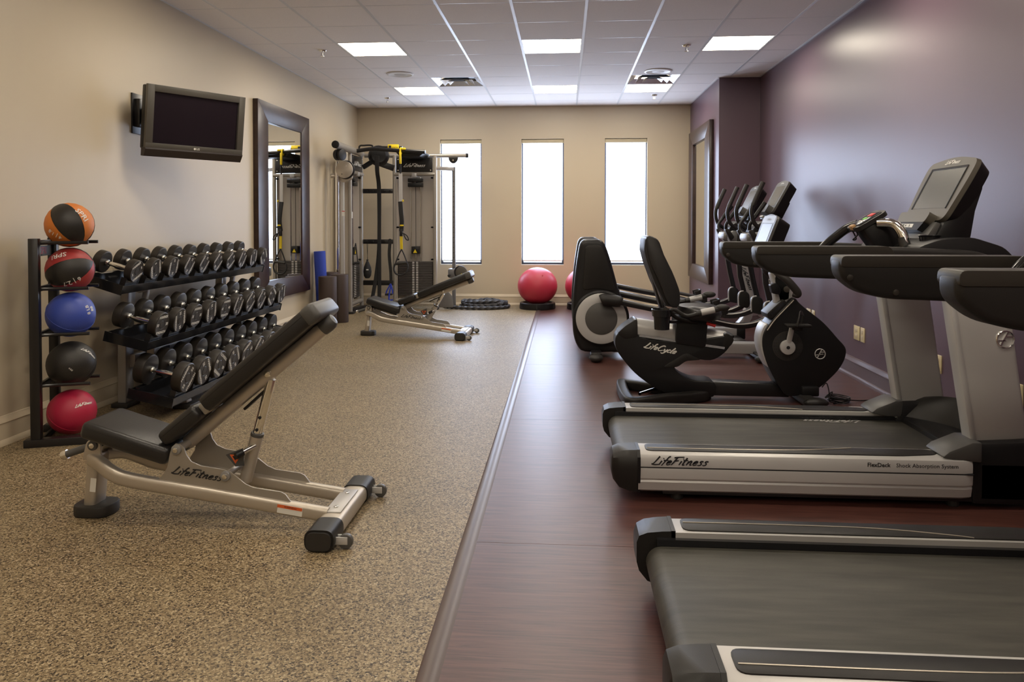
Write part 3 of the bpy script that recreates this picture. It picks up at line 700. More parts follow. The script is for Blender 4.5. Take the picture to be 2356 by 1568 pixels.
    b0 = V((.69, 0, .16)); dr = (top - b0).normalized(); mid = b0 + dr * .205
    build('strut_sleeve', MB().tube([b0, mid], .027, 16), f, t)
    build('sleeve_collar', MB().cyl(mid - dr * .004, mid + dr * .012, .0285, 18, .003), 'grey_plastic', t)
    ins = build('strut_rod', MB().tube([mid, top], .0205, 16), 'chrome', t)
    hs = MB()
    for k in (.03, .085): hs.cyl(mid + dr * k + V((0, -.024, 0)), mid + dr * k + V((0, .024, 0)), .007, 12)
    build('pin_hole', hs, 'black_print', ins, kind='stuff')
    build('pull_knob', MB().tube([mid + V((-.0, -.02, -.04)), mid + V((-.035, -.065, -.055))], .011, 12), 'chrome', t)
    build('knob_tip', MB().tube([mid + V((-.035, -.065, -.055)), mid + V((-.055, -.09, -.064))], .0155, 12), 'black_plastic', t)
    tp = V((.668, -.05, .272)); wp = build('warning_plate', MB().prism([(.625, .285), (.70, .315), (.705, .24), (.668, .235)], 'y', -.048, -.044), 'grey_plastic', t)
    build('warning_mark', MB().prism([(.643, .287), (.694, .287), (.668, .248)], 'y', -.0495, -.0488), 'orange_print', wp)
    build('warning_figure', MB().prism([(.655, .281), (.68, .281), (.668, .262)], 'y', -.0505, -.0498), 'black_print', wp)
    build('underside_guide', MB().bar(P + e * .28 + n * -.045, P + e * .42 + n * -.04, .03, .012, .003), 'black_plastic', t)
    # cross foot
    build('cross_foot', MB().sweep([(1.12, -.30, .043), (1.12, .30, .043)], rrect(.108, .076, .034, 5), (0, 0, 1)), f, t)
    build('foot_plate', MB().box((1.115, 0, .083), (.07, .26, .006), .002), 'silver_plastic', t)
    for y in (-.08, .08): build('plate_screw', MB().cyl((1.115, y, .085), (1.115, y, .091), .010, 12, .002), 'chrome', t)
    for s in (-1, 1):
        cp = build('foot_cap', MB().sweep([(1.12, s * .185, .043), (1.12, s * .315, .043)], rrect(.118, .085, .04, 6), (0, 0, 1)), 'charcoal_plastic', t)
        build('cap_end', MB().sweep([(1.12, s * .312, .043), (1.12, s * .325, .043)], rrect(.10, .07, .033, 6), (0, 0, 1)), 'black_rubber', cp)
        build('wheel_fork', MB().bx(1.165, 1.225, s * .275 - .016, s * .275 - .01, .02, .05, .002).bx(1.165, 1.225, s * .275 + .01, s * .275 + .016, .02, .05, .002), 'silver_plastic', t)
        build('wheel', MB().cyl((1.215, s * .275 - .012, .03), (1.215, s * .275 + .012, .03), .029, 22, .005), 'grey_plastic', t)
    # stickers
    lb = build('warning_label', MB().bar((.885, -.1365, .0965), (.99, -.1365, .081), .036, .0006, 0, (0, 1, 0)), 'white_print', t)
    build('label_header', MB().bar((.885, -.1372, .1075), (.99, -.1372, .092), .013, .0006, 0, (0, 1, 0)), 'orange_print', lb)
    lettering('label_header_lettering', 'WARNING', (.94, -.1378, .0995), (1, 0, -.145), (.145, 0, 1), .011, 'black_print', lb)
    build('serial_label', MB().bar((.028, -.0485, .11), (.034, -.0485, .17), .026, .0006, 0, (0, 1, 0)), 'white_print', t)
    t.location = loc; t.rotation_euler = (0, 0, rot)
    return t
bench('silver weight bench with raised black back pad, nearest to the viewer', (-2.07, 3.11, 0), 0, 40, 0)
bench('silver weight bench with low back pad before the cable machine', (-2.235, 8.26, 0), radians(-2), 22, 1)

# ------------------------------------------------------------ foam rollers
def roller(label, x, y, r, h, m, lean=(0, 0)):
    t = thing('foam_roller', label, 'roller', (x, y, 0), group='foam rollers by the mirror')
    a = V((x, y, 0)); b = V((x + lean[0], y + lean[1], h))
    build('foam_cylinder', MB().cyl(a, b, r, 40, .006), m, t)
    z = (b - a).normalized(); build('end_core', MB().cyl(b, b + z * .001, r * .22, 20), 'black_print', t)
roller('tall slim blue foam roller leaning behind the brown rollers', -3.085, 9.3, .073, .905, 'foam_blue', (-.045, 0))
roller('dark brown foam roller in front, nearest of the upright rollers', -2.955, 9.08, .112, .60, 'foam_brown')
roller('dark brown foam roller half hidden behind the nearest brown one', -2.875, 9.31, .112, .61, 'foam_brown')
roller('dark brown foam roller hidden behind the brown pair, only its rim showing', -3.08, 9.56, .105, .62, 'foam_brown')

# ------------------------------------------------------------ cable machine in the corner
t = thing('cable_machine', 'tall grey dual-stack cable machine standing in the left back corner', 'exercise machine', (-2.4, 10.7, 0))
g = 'steel_grey'; YM = 10.75; XA, XB, XT = -2.49, -1.89, -2.98
for (x, y) in ((XA, YM), (XB, YM), (XT, 10.16), (XT, 10.72)):
    build('upright_post', MB().sweep([(x, y, .03), (x, y, 2.25)], rrect(.05, .06, .02), (0, 1, 0)), g, t)
    build('post_foot', MB().box((x, y, .015), (.1, .1, .03), .006), 'black_rubber', t)
def tower(right):
    # local u runs along the tower (towards the viewer's right / towards the viewer), w faces the user
    if right: f = lambda u, w, z: V((XA + u, YM - w, z)); L_ = XB - XA; ud, wd = V((1, 0, 0)), V((0, -1, 0))
    else: f = lambda u, w, z: V((XT + w, 10.72 - u, z)); L_ = .56; ud, wd = V((0, -1, 0)), V((1, 0, 0))
    def bb(u0, u1, w0, w1, z0, z1, bev=0):
        a, b = f(u0, w0, z0), f(u1, w1, z1); return MB().bx(min(a.x, b.x), max(a.x, b.x), min(a.y, b.y), max(a.y, b.y), z0, z1, bev)
    c = L_ / 2
    hp = build('header_panel', bb(.03, L_ - .03, .02, .03, 2.0, 2.215, .004), 'charcoal_plastic', t)
    for u in (.06, L_ - .06):
        for z in (2.03, 2.19): build('panel_screw', MB().cyl(f(u, .028, z), f(u, .034, z), .009, 12), 'chrome', hp)
    xd = ud if right else V((0, 1, 0)); script('maker_lettering', 'LifeFitness', f(c + (.0 if right else 0), .0315, 2.10), xd, (0, 0, 1), .31 if right else .36, 'white_print', hp, .13, .001)
    build('cross_tube', MB().tube([f(.0, .02, 1.972), f(L_, .02, 1.972)], .026, 14), g, t)
    build('cross_tube', MB().tube([f(.0, 0, .13), f(L_, 0, .13)], .03, 14), g, t)
    build('back_shield', bb(.03, L_ - .03, -.16, -.152, .15, 1.97), 'shield_panel', t)
    for u in (.03, L_ - .03): build('side_shield', bb(u - .004, u + .004, -.152, -.02, .15, 1.97), 'shield_panel', t)
    for u in (c - .072, c + .072): build('guide_rod', MB().tube([f(u, -.07, .16), f(u, -.07, 1.95)], .011, 10), 'chrome', t)
    for zz in (.73, 1.2, 1.92):
        for u in (.045, L_ - .045): build('shield_clip', MB().cyl(f(u, -.02, zz), f(u, .0, zz), .014, 10).box(f(u, -.01, zz), (.04, .02, .02), .002), 'black_plastic', t)
    pb = build('pulley_block', bb(c - .105, c + .105, -.11, .0, 1.86, 1.915, .006), 'black_plastic', t)
    build('block_plate', bb(c - .105, c + .105, -.11, -.0, 1.79, 1.85, .006), 'black_plastic', pb)
    build('pulley_wheel', MB().cyl(f(c - .02, -.05, 1.85), f(c + .02, -.05, 1.85), .05, 20, .006), 'charcoal_plastic', pb)
    build('hanger_bracket', bb(c - .035, c + .035, -.03, .05, 1.93, 1.99, .004), 'light_silver', pb)
    build('lift_cable', MB().tube([f(c, -.07, .92), f(c, -.07, 1.86)], .004, 8), 'black_plastic', t)
    sc = build('selector_carriage', bb(c - .055, c + .055, -.12, -.01, .81, .92, .006), 'black_plastic', t)
    tri = [f(c - .03, -.0085, .825), f(c + .03, -.0085, .825), f(c, -.0085, .88)]
    tm = MB(); tm.loft([tri, [p + wd * .001 for p in tri]]); build('hazard_mark', tm, 'yellow_webbing', sc)
    build('selector_rod', MB().tube([f(c, -.07, .70), f(c, -.07, .82)], .009, 10), 'chrome', t)
    n = 20; z0, z1 = .20, .70; dz = (z1 - z0) / n; pm = bb(.045, L_ - .045, -.13, -.015, 0, dz - .0035, .0015)
    me = bpy.data.meshes.new('weight_plate'); pm.bm.to_mesh(me); pm.bm.free(); finish(me); me.materials.append(X_['weight_plate_dark'])
    me.transform(WM[t.name].inverted())
    mk = MB()
    for i in range(n):
        o = bpy.data.objects.new('weight_plate', me); COL.objects.link(o); o.parent = t; o.location = (0, 0, z0 + i * dz)
        for u in (-.028, .028): mk.box(f(c + u, -.0145, z0 + i * dz + dz / 2), (.03, .002, dz * .45) if right else (.002, .03, dz * .45))
    build('weight_number_tabs', mk, 'white_print', t, kind='stuff')
    return f
tower(True); tower(False)
for z in (1.73, .99): 
    cb = build('storage_rail', MB().bx(XT + .02, XA - .02, YM - .02, YM + .02, z - .033, z + .033, .004), 'black_steel', t)
    for k in range(5):
        x = XT + .09 + k * .085; build('rail_peg', MB().cyl((x, YM - .02, z), (x, YM - .05, z), .013, 12, .003), 'brushed_aluminium' if k in (2, ) else 'black_plastic', cb)
build('storage_rail', MB().bx(XT + .02, XA - .02, YM - .03, YM + .03, .35, .42, .006), 'charcoal_plastic', t)
build('base_frame', MB().tube([(XT, 10.2, .04), (XT + .1, 10.6, .04), (XA, YM, .04)], .035, 12, 6).bx(XT, XA, 10.50, 10.60, .01, .06, .01), 'black_steel', t)
build('top_tube', MB().tube([(-2.95, 9.42, 2.275), (-2.97, 10.72, 2.275)], .048, 16), g, t)
build('tube_cap', MB().cyl((-2.95, 9.40, 2.275), (-2.95, 9.425, 2.275), .05, 20, .006), 'charcoal_plastic', t)
build('top_tube', MB().tube([(XA - .45, YM + .02, 2.25), (-1.45, 10.86, 2.25)], .031, 14), g, t)
build('tube_cap', MB().cyl((-1.455, 10.858, 2.25), (-1.42, 10.868, 2.25), .034, 20, .004), 'charcoal_plastic', t)
build('wing_tube', MB().bar((XB, YM, 2.06), (-1.645, 10.95, 2.06), .055, .055, .006), g, t)
# adjustable columns with their carriages and pulleys
def column(x, y, face):
    build('adjust_column', MB().sweep([(x, y, .03), (x, y, 2.09)], rrect(.05, .06, .012), (0, 1, 0)), 'column_grey' if face == 'r' else 'chrome', t)
    h = MB()
    for k in range(22 if face == 'r' else 2): h.cyl((x, y - .031, .3 + k * .075), (x, y - .029, .3 + k * .075), .007, 8)
    build('pin_hole', h, 'black_print', t, kind='stuff')
    build('column_foot', MB().box((x, y, .02), (.08, .10, .04), .008), 'black_steel', t)
column(-1.645, 10.95, 'r'); column(-3.06, 9.84, 'l')
build('top_pulley_guard', MB().prism([(-1.617 + .07 * cos(a), 2.215 + .09 * sin(a)) for a in [pi + pi * i / 14 for i in range(15)]], 'y', YM - .05, YM - .01, .004), 'charcoal_plastic', t)
build('pulley_bolt', MB().cyl((-1.617, YM - .06, 2.17), (-1.617, YM - .05, 2.17), .012, 12), 'chrome', t)
pc = build('pulley_carriage', MB().box((-1.665, 10.93, .52), (.12, .14, .14), .025), 'column_grey', t)
build('carriage_knob', MB().cyl((-1.70, 10.8, .49), (-1.70, 10.87, .49), .02, 16, .004), 'black_plastic', pc)
build('low_pulley', MB().cyl((-1.50, YM - .05, .55), (-1.50, YM - .02, .55), .085, 26, .006), 'bezel_bronze', pc)
build('low_pulley_rim', MB().torus((-1.515, YM - .03, .55), (0, 1, 0), .083, .014, 28), 'black_plastic', pc)
mk = MB(); mk.prism([(-1.525, .49), (-1.475, .49), (-1.50, .535)], 'y', YM - .053, YM - .051); build('hazard_mark', mk, 'yellow_webbing', pc)
build('base_gusset', MB().prism(fillet([(-1.86, .03), (-1.62, .03), (-1.64, .2), (-1.72, .28)], .03), 'y', YM - .01, YM + .01, .002), 'column_grey', t)
# big pulley assembly on the left
pc = build('swivel_housing', MB().prism(fillet([(-3.12, 1.92), (-2.99, 1.80), (-2.86, 1.86), (-2.88, 2.06), (-3.08, 2.13)], .04), 'y', 9.86, 9.92, .012).cyl((-3.08, 9.9, 1.9), (-3.16, 9.86, 1.9), .03, 14, .004), 'champagne_steel', t)
build('pulley_guard', MB().cyl((-2.955, 9.80, 1.98), (-2.955, 9.83, 1.98), .115, 36, .006), 'champagne_steel', pc)
build('pulley_rim', MB().torus((-2.945, 9.845, 1.98), (0, 1, 0), .112, .014, 36), 'black_plastic', pc)
for a in (-.06, .05): build('guard_bolt', MB().cyl((-2.955 + a * .5, 9.792, 1.98 + a), (-2.955 + a * .5, 9.80, 1.98 + a), .01, 10), 'chrome', pc)
build('hanging_pulley', MB().cyl((-3.0, 9.62, 2.16), (-2.96, 9.60, 2.16), .075, 24, .01).cyl((-2.95, 9.62, 2.16), (-2.91, 9.60, 2.16), .075, 24, .01), 'charcoal_plastic', t)
build('tower_label', MB().bx(XT + .026, XT + .0275, 10.135, 10.185, 1.33, 1.42), 'white_print', t)
build('side_cover', MB().bx(-3.07, XT - .04, 10.00, 10.03, .06, 2.2, .004), 'silver_plastic', t)
sl = build('safety_sticker', MB().bx(-3.05, -3.01, 9.998, 9.9995, 1.36, 1.43), 'white_print', t)
build('sticker_header', MB().bx(-3.05, -3.01, 9.9965, 9.998, 1.42, 1.43), 'red_print', sl)
sl = build('safety_sticker', MB().bx(-3.055, -3.02, 9.998, 9.9995, .35, .56), 'white_print', t)
build('sticker_header', MB().bx(-3.055, -3.02, 9.9965, 9.998, .545, .56), 'red_print', sl)
build('strap_handle', MB().tube([(-2.93, 10.25, .98), (-2.90, 10.2, .85), (-2.885, 10.19, .70)], .007, 8, 5).tube([(-2.93, 10.25, .98), (-2.95, 10.2, .84), (-2.95, 10.19, .70)], .007, 8, 5).cyl((-2.98, 10.19, .69), (-2.86, 10.19, .71), .02, 14, .004), 'black_webbing', t)
# pull-up bar in front of the header
build('pull_up_bar', MB().tube([(-2.92, 10.3, 2.275), (-2.7, 10.28, 2.30), (-2.5, 10.25, 2.285), (-2.2, 10.22, 2.262), (-1.93, 10.2, 2.245)], .028, 12, 5), 'black_steel', t)
build('pull_up_bar', MB().tube([(-2.68, 10.5, 2.345), (-2.45, 10.45, 2.335), (-2.3, 10.42, 2.33)], .02, 12, 4), 'black_steel', t)
build('bar_bracket', MB().prism([(-2.30, 2.19), (-2.02, 2.19), (-1.95, 2.245), (-2.36, 2.255)], 'y', 10.25, 10.70, .004), 'black_plastic', t)
build('corner_hoop', MB().tube([(-2.97, 10.62, 2.25), (-2.975, 10.62, 2.37), (-2.90, 10.62, 2.385), (-2.80, 10.62, 2.385), (-2.775, 10.62, 2.35), (-2.775, 10.62, 2.2)], .013, 10, 4), 'charcoal_plastic', t)
build('brace_arm', MB().bar((XA, YM - .03, 2.06), (-2.68, YM - .1, 2.13), .04, .09, .01).bar((XT + .05, YM - .1, 2.07), (-2.78, YM - .15, 2.15), .04, .07, .01), 'black_steel', t)
hub = build('attachment_hub', MB().lathe([(0, -.06), (.10, -.06), (.135, -.03), (.14, .0), (.135, .03), (.10, .06), (0, .06)], (-2.69, YM - .13, 2.235), (.25, -1, 0), 30), 'black_plastic', t)
build('hub_ring', MB().torus((-2.69, YM - .13, 2.235), (.25, -1, 0), .13, .022, 30), 'black_rubber', hub)
s = thing('trainer_sign', 'small yellow sign clipped on top of the cable machine', 'sign', (-2.41, 10.36, 2.29))
build('sign_board', MB().box((-2.415, 10.36, 2.33), (.155, .03, .078), .004), 'yellow_webbing', s)
build('sign_emblem', MB().box((-2.46, 10.343, 2.332), (.032, .004, .04)), 'black_print', s)
lettering('sign_lettering', 'Training Zone', (-2.395, 10.3443, 2.328), (1, 0, 0), (0, 0, 1), .019, 'black_print', s)

# things hanging on the machine
s = thing('suspension_trainer', 'yellow and black suspension strap hanging down the right weight tower', 'strap', (-2.265, 10.2, .6))
ribbon = lambda pts, w, th, xd=(1, 0, 0): MB().sweep(pts, [(-w / 2, -th / 2), (w / 2, -th / 2), (w / 2, th / 2), (-w / 2, th / 2)], (0, 1, 0))
YT = 10.2
build('anchor_strap', MB().torus((-2.275, YT + .02, 2.265), (1, -.05, 0), .036, .014, 20).box((-2.24, YT, 2.29), (.07, .05, .03), .01).bar((-2.275, YT - .03, 2.25), (-2.272, YT - .03, 2.08), .03, .03, .008, (0, 1, 0)), 'yellow_webbing', s)
build('carabiner', MB().tube([(-2.272, YT - .03, 2.08), (-2.262, YT - .03, 2.0), (-2.272, YT - .03, 1.945), (-2.282, YT - .03, 2.0)], .006, 8, 4, True), 'black_steel', s)
build('main_strap', ribbon([(-2.272, YT - .03, 1.95), (-2.27, YT - .03, 1.5)], .05, .008), 'silver_plastic', s)
build('folded_strap', MB().sweep(crom([(-2.275, YT - .035, 1.56), (-2.262, YT - .05, 1.42), (-2.25, YT - .05, 1.28), (-2.262, YT - .04, 1.15)], 5), rrect(.06, .02, .006), (0, 1, 0)), 'black_webbing', s)
build('length_buckle', MB().box((-2.262, YT - .045, 1.13), (.042, .026, .1), .006), 'black_plastic', s)
build('buckle_tab', MB().box((-2.232, YT - .06, 1.57), (.022, .01, .03), .003).box((-2.25, YT - .06, 1.23), (.05, .01, .02), .003), 'yellow_webbing', s)
build('loose_loop', MB().tube([(-2.25, YT - .05, 1.13), (-2.18, YT - .06, 1.09), (-2.155, YT - .06, 1.03), (-2.19, YT - .06, 1.04), (-2.225, YT - .06, 1.11)], .008, 8, 4), 'black_webbing', s)
build('lower_strap', ribbon([(-2.262, YT - .04, 1.08), (-2.258, YT - .04, .9)], .036, .012), 'yellow_webbing', s)
for sx in (-1, 1):
    build('grip_strap', MB().tube([(-2.258, YT - .04, .9), (-2.258 + sx * .04, YT - .05, .82), (-2.258 + sx * .085, YT - .06, .70)], .009, 8, 4), 'black_webbing', s)
build('hand_grip', MB().cyl((-2.335, YT - .06, .70), (-2.185, YT - .06, .72), .02, 14, .005), 'black_rubber', s)
build('foot_cradle', MB().tube([(-2.345, YT - .06, .70), (-2.36, YT - .07, .63), (-2.33, YT - .08, .565), (-2.26, YT - .08, .545), (-2.19, YT - .08, .58), (-2.165, YT - .07, .65), (-2.175, YT - .06, .71)], .012, 8, 5), 'black_webbing', s)
s = thing('hanging_strap', 'long black strap hanging down the middle of the cable machine', 'strap', (-2.7, 10.6, .12))
YS = YM - .09
build('strap_loop', MB().sweep(crom([(-2.69, YS - .17, 2.22), (-2.695, YS - .12, 2.0), (-2.70, YS, 1.73), (-2.70, YS, .95), (-2.74, YS - .02, .5), (-2.80, YS - .05, .12)], 8), rrect(.055, .012, .004), (0, 1, 0)), 'black_webbing', s)
build('strap_loop', MB().sweep(crom([(-2.68, YS - .17, 2.22), (-2.69, YS - .12, 2.0), (-2.695, YS, 1.73), (-2.695, YS - .012, .95), (-2.69, YS - .03, .45), (-2.69, YS - .05, .10)], 8), rrect(.055, .012, .004), (0, 1, 0)), 'black_webbing', s)
s = thing('drawstring_pouch', 'black drawstring pouch hanging on cords left of the long strap', 'bag', (-2.875, YS, .46))
build('pouch_body', MB().lathe([(0, 0), (.03, .004), (.052, .04), (.06, .10), (.052, .16), (.03, .22), (.012, .26), (.02, .275), (0, .275)], (-2.875, YS, .455), (0, 0, 1), 24), 'black_webbing', s)
build('pouch_cord', MB().tube([(-2.87, YS, .71), (-2.882, YS - .0, .98)], .003, 6).tube([(-2.875, YS, .71), (-2.868, YS, .98)], .003, 6), 'charcoal_plastic', s)
build('pouch_mark', MB().box((-2.86, YS - .0605, .585), (.035, .004, .018), .001), 'white_print', s)
s = thing('resistance_tubes', 'black and blue resistance tubes with handles hung beside right tower', 'resistance band', (-2.54, YS, .2))
for k in range(3):
    x = -2.555 + .016 * k; build('tube_cord', MB().tube([(x, YS + .01, 1.0), (x - .012, YS, .8), (x + .01, YS, .55), (x + .014, YS, .36)], .008, 8, 5), 'black_rubber', s)
build('hook_loop', MB().torus((-2.545, YS + .02, 1.005), (0, 1, 0), .022, .008, 16), 'black_webbing', s)
build('handle_webbing', MB().tube([(-2.53, YS - .01, .38), (-2.60, YS - .02, .23), (-2.50, YS - .02, .24), (-2.53, YS - .01, .38)], .010, 8, 3).tube([(-2.52, YS - .03, .36), (-2.55, YS - .04, .16), (-2.49, YS - .04, .15)], .011, 8, 3), 'blue_rubber', s)
build('tube_grip', MB().cyl((-2.61, YS - .02, .225), (-2.50, YS - .02, .23), .017, 12, .003), 'black_rubber', s)

# ------------------------------------------------------------ battle rope coil
def rope():
    t = thing('battle_rope', 'thick black twisted rope coiled on the floor under the window', 'rope', (-1.27, 11.0, 0))
    P = []; rnd = random.Random(3)
    N = 7 * 26
    for i in range(N):
        a = 2 * pi * i / 26 + 2.8; u = i / N
        lay = [0, 0, 0, 1, 1, 2, 2][int(u * 7)]; R = [.45, .31, .22, .30, .24, .29, .17][int(u * 7)]
        Rn = [.31, .22, .30, .24, .29, .17, .12][int(u * 7)]; f = (u * 7) % 1; R = R + (Rn - R) * f
        ln = [0, 0, .9, 1, 1.7, 2, 2.0][int(u * 7)]; ln = lay + (ln - lay) * f
        P.append(V((-1.27 + .08 * (.40 - R) / .12 + R * 1.12 * cos(a) + .018 * sin(a * 2 + lay * 2.2), 11.0 + R * .72 * sin(a), .029 + ln * .036 + .012 * sin(a * 2 + lay * 2) * (ln > .3))))
    P = crom(P, 11)
    rings = []; nrm = None; n = 12; tw = 0
    for i, p in enumerate(P):
        tg = (P[min(i + 1, len(P) - 1)] - P[max(i - 1, 0)]); ds = tg.length / 2; tg.normalize()
        x = tg.orthogonal().normalized() if nrm is None else (nrm - tg * nrm.dot(tg)).normalized(); nrm = x; y = tg.cross(x); tw += ds * 2 * pi / .092
        rings.append([p + (x * cos(2 * pi * j / n) + y * sin(2 * pi * j / n)) * (.0235 + .0042 * cos(3 * (2 * pi * j / n) + tw * 1.0)) for j in range(n)])
    build('rope_coil', MB().loft(rings), 'rope_black', t, 50)
    build('rope_end_sleeve', MB().cyl(P[0], P[0] + (P[0] - P[3]).normalized() * .07, .03, 16, .005), 'black_rubber', t)
rope()

# ------------------------------------------------------------ stability balls on ring bases
for x, l in ((-.405, 'large red stability ball on a black ring base below the middle window'), (.295, 'red stability ball mostly hidden behind the elliptical trainers')):
    b = thing('stability_ball', l, 'ball', (x, 10.98, .06), group='stability balls')
    pf = []
    for i in range(41):
        th = pi * i / 40; r = .293 * sin(th); pf.append((r + (.0016 * (i % 2) if 6 < i < 34 else 0), -.273 * cos(th)))
    build('ball_skin', MB().lathe(pf, (x, 10.98, .335), (0, 0, 1), 48), 'stability_red', b, 60)
    build('air_plug', MB().cyl((x + .08, 10.76, .5), (x + .081, 10.752, .503), .012, 12), 'stability_red', b)
    r = thing('ball_base_ring', 'black ring stand under the ' + ('fully visible red ball' if x < 0 else 'half hidden red ball'), 'stand', (x, 10.98, 0), group='stability ball stands')
    build('ring_shell', MB().lathe([(.15, 0), (.262, 0), (.268, .012), (.262, .085), (.25, .094), (.225, .094), (.21, .072), (.15, .05), (.15, 0)], (x, 10.98, 0), n=48), 'black_plastic', r)
    for a in (-1.6, -.5, .5): build('ring_seam', MB().bar((x + .266 * sin(a + 1.6), 10.98 - .266 * cos(a + 1.6), .012), (x + .263 * sin(a + 1.6), 10.98 - .263 * cos(a + 1.6), .085), .004, .004), 'grey_plastic', r)

# ------------------------------------------------------------ treadmills
def treadmill(yc, dx, label):
    t = thing('treadmill', label, 'treadmill', (1.15, 0, 0), group='treadmills')
    for s in (-1, 1):
        far = s > 0
        prof = [(.335, .06), (.455, .05), (.470, .06), (.478, .098), (.474, .106), (.482, .116), (.484, .15), (.4825, .163), (.474, .1655), (.4825, .169), (.482, .205), (.474, .222), (.455, .232), (.335, .232)]
        b = MB(); b.loft([[(x, s * (y - sh), z) for y, z in prof] for x, sh in ((.335, 0), (1.76, 0), (1.80, .012), (1.81, .03))])
        build('side_skirt', b, 'silver_plastic', t, 30)
        build('skirt_groove', MB().bx(.337, 1.80, s * .4735, s * .4825, .1635, .1675), 'black_print', t)
        pts = [(x, s * y) for x, y in fillet([(.372, .350), (.372, .452), (1.50, .452), (1.66, .425), (1.69, .385), (1.66, .350)], .03, 4)]
        sp = build('step_pad', MB().prism(pts, 'z', .231, .236, .001), 'charcoal_plastic', t)
        build('pad_accent', MB().tube([(.38, s * .415, .2365), (.8, s * .415, .2365), (1.05, s * .405, .2365), (1.25, s * .37, .2365), (1.32, s * .352, .2365)], .0022, 6, 5), 'champagne_steel', sp)
        ec = MB(); sec = [(.335, .045), (.462, .045), (.478, .10), (.488, .155), (.484, .21), (.458, .238), (.335, .236)]
        ec.loft([[(x, s * (.335 + (y - .335) * ky), .155 + (z - .155) * kz - dz) for y, z in sec] for x, ky, kz, dz in ((.339, 1, 1, 0), (.30, .99, .98, 0), (.25, .95, .86, -.004), (.222, .88, .62, -.012), (.214, .8, .35, -.012))])
        build('rear_end_cap', ec, 'charcoal_plastic', t, 40)
        build('cap_edge', MB().loft([[(x, s * (y + .0012 * (y > .34)), z + .0012 * (z > .1)) for y, z in sec] for x in (.330, .344)]), 'black_plastic', t)
        build('deck_side', MB().bx(.28, 1.95, s * .317, s * .337, .07, .214), 'black_gloss', t)
    bp = [(1.98, .115), (1.98, .192)] + [(.295 - .052 * sin(a), .14 + .052 * cos(a)) for a in [pi * i / 14 for i in range(15)]] + [(.6, .088)]
    bl = build('running_belt', MB().prism(bp, 'y', -.315, .315), 'belt', t, 30)
    if dx == 0: script('belt_lettering', 'LifeFitness', (1.46, .285, .1925), (-1, 0, 0), (0, -1, 0), .30, 'silver_plastic', bl, .12, .0006)
    build('roller_end', MB().cyl((.295, -.334, .14), (.295, .334, .14), .018, 14), 'chrome', t)
    build('frame_beam', MB().bx(.45, 1.9, -.44, -.36, .03, .07, .004).bx(.45, 1.9, .36, .44, .03, .07, .004), 'black_steel', t)
    for x, y in ((.52, -.40), (.52, .40), (1.75, -.4), (1.75, .4)): build('levelling_foot', MB().cyl((x, y, 0), (x, y, .05), .028, 16, .004), 'black_rubber', t)
    script('maker_lettering', 'LifeFitness', (.52, -.4835, .196), (1, 0, 0), (0, 0, 1), .245, 'black_print', t, .11, .001)
    lettering('deck_lettering', 'FlexDeck', (1.392, -.4826, .200), (1, 0, 0), (0, 0, 1), .026, 'black_print', t, off=.0005)
    lettering('deck_lettering', 'Shock Absorption System', (1.60, -.4826, .200), (1, 0, 0), (0, 0, 1), .0255, 'black_print', t)
    # motor hood: dome swelling up from the deck
    G = []; ny = 24
    for i in range(11):
        u = i / 10; row = []
        for j in range(ny + 1):
            y = -.44 + .88 * j / ny; k = 1 - (abs(y) / .44) ** 2.4
            xr = 1.68 + .34 * (1 - (min(abs(y), .40) / .40) ** 2.2)
            x = xr + (2.14 - xr) * u
            h = .205 + (.13 * math.sin(min(u * 1.7, 1.0) * pi / 2) + .03 * (1 - abs(2 * u - 1))) * (.35 + .65 * max(0, 1 - (abs(y) / .46) ** 3))
            row.append((x, y, h if u < .95 else h - .05))
        G.append(row)
    bot = [[(x, y, .05) for x, y, z in r] for r in (G[-1],)]
    build('motor_hood', MB().sheet(G + bot), 'charcoal_plastic', t, 40)
    build('hood_body', MB().bx(1.83, 2.14, -.45, .45, .03, .22, .02), 'black_plastic', t)
    for s in (-1, 1):
        pts = [(1.672, .238), (1.70, .262), (1.80, .305), (1.84, .305), (1.84, .215), (1.72, .225)]
        build('hood_shoulder', MB().prism(pts, 'y', s * .30, s * .47, .008), 'grey_plastic', t)
        up = [(1.835, .28), (2.075, .30), (1.985, .92), (1.93, 1.04), (1.735, 1.04), (1.735, .92)]
        u_ = build('upright', MB().prism(up, 'y', s * .405, s * .335, .016, 3), 'silver_plastic', t)
        build('upright_edge', MB().prism([(1.822, .285), (1.85, .285), (1.75, .92), (1.75, 1.02), (1.722, 1.02), (1.722, .92)], 'y', s * .41, s * .33, .008), 'light_silver', u_)
        build('upright_boot', MB().prism([(1.81, .02), (2.13, .02), (2.14, .20), (2.085, .31), (1.825, .296), (1.80, .2)], 'y', s * .45, s * .30, .02), 'black_plastic', t)
        c = V((1.965, s * .4075, .755)); em = build('emblem_ring', MB().torus(c, (0, 1, 0), .037, .0035, 30, 6), 'chrome', t)
        build('emblem_letter', MB().bar(c + V((-.02, 0, -.028)), c + V((.012, 0, .034)), .006, .004, 0, (0, 1, 0)).bar(c + V((-.03, 0, -.006)), c + V((.002, 0, -.006)), .005, .004, 0, (0, 1, 0)).bar(c + V((.004, 0, .012)), c + V((.03, 0, .012)), .005, .004, 0, (0, 1, 0)), 'chrome', em)
        hr = fillet([(.868, 1.10), (.868, 1.166), (1.50, 1.166), (1.86, 1.15), (1.99, 1.08), (1.99, 1.02), (1.60, 1.008), (1.02, 1.027), (.93, 1.048)], [.03, .035, .05, .2, .1, .04, .1, .12, .1], 5)
        h = build('handrail', MB().prism(hr, 'y', s * .315, s * .415, .038, 4), 'charcoal_plastic', t)
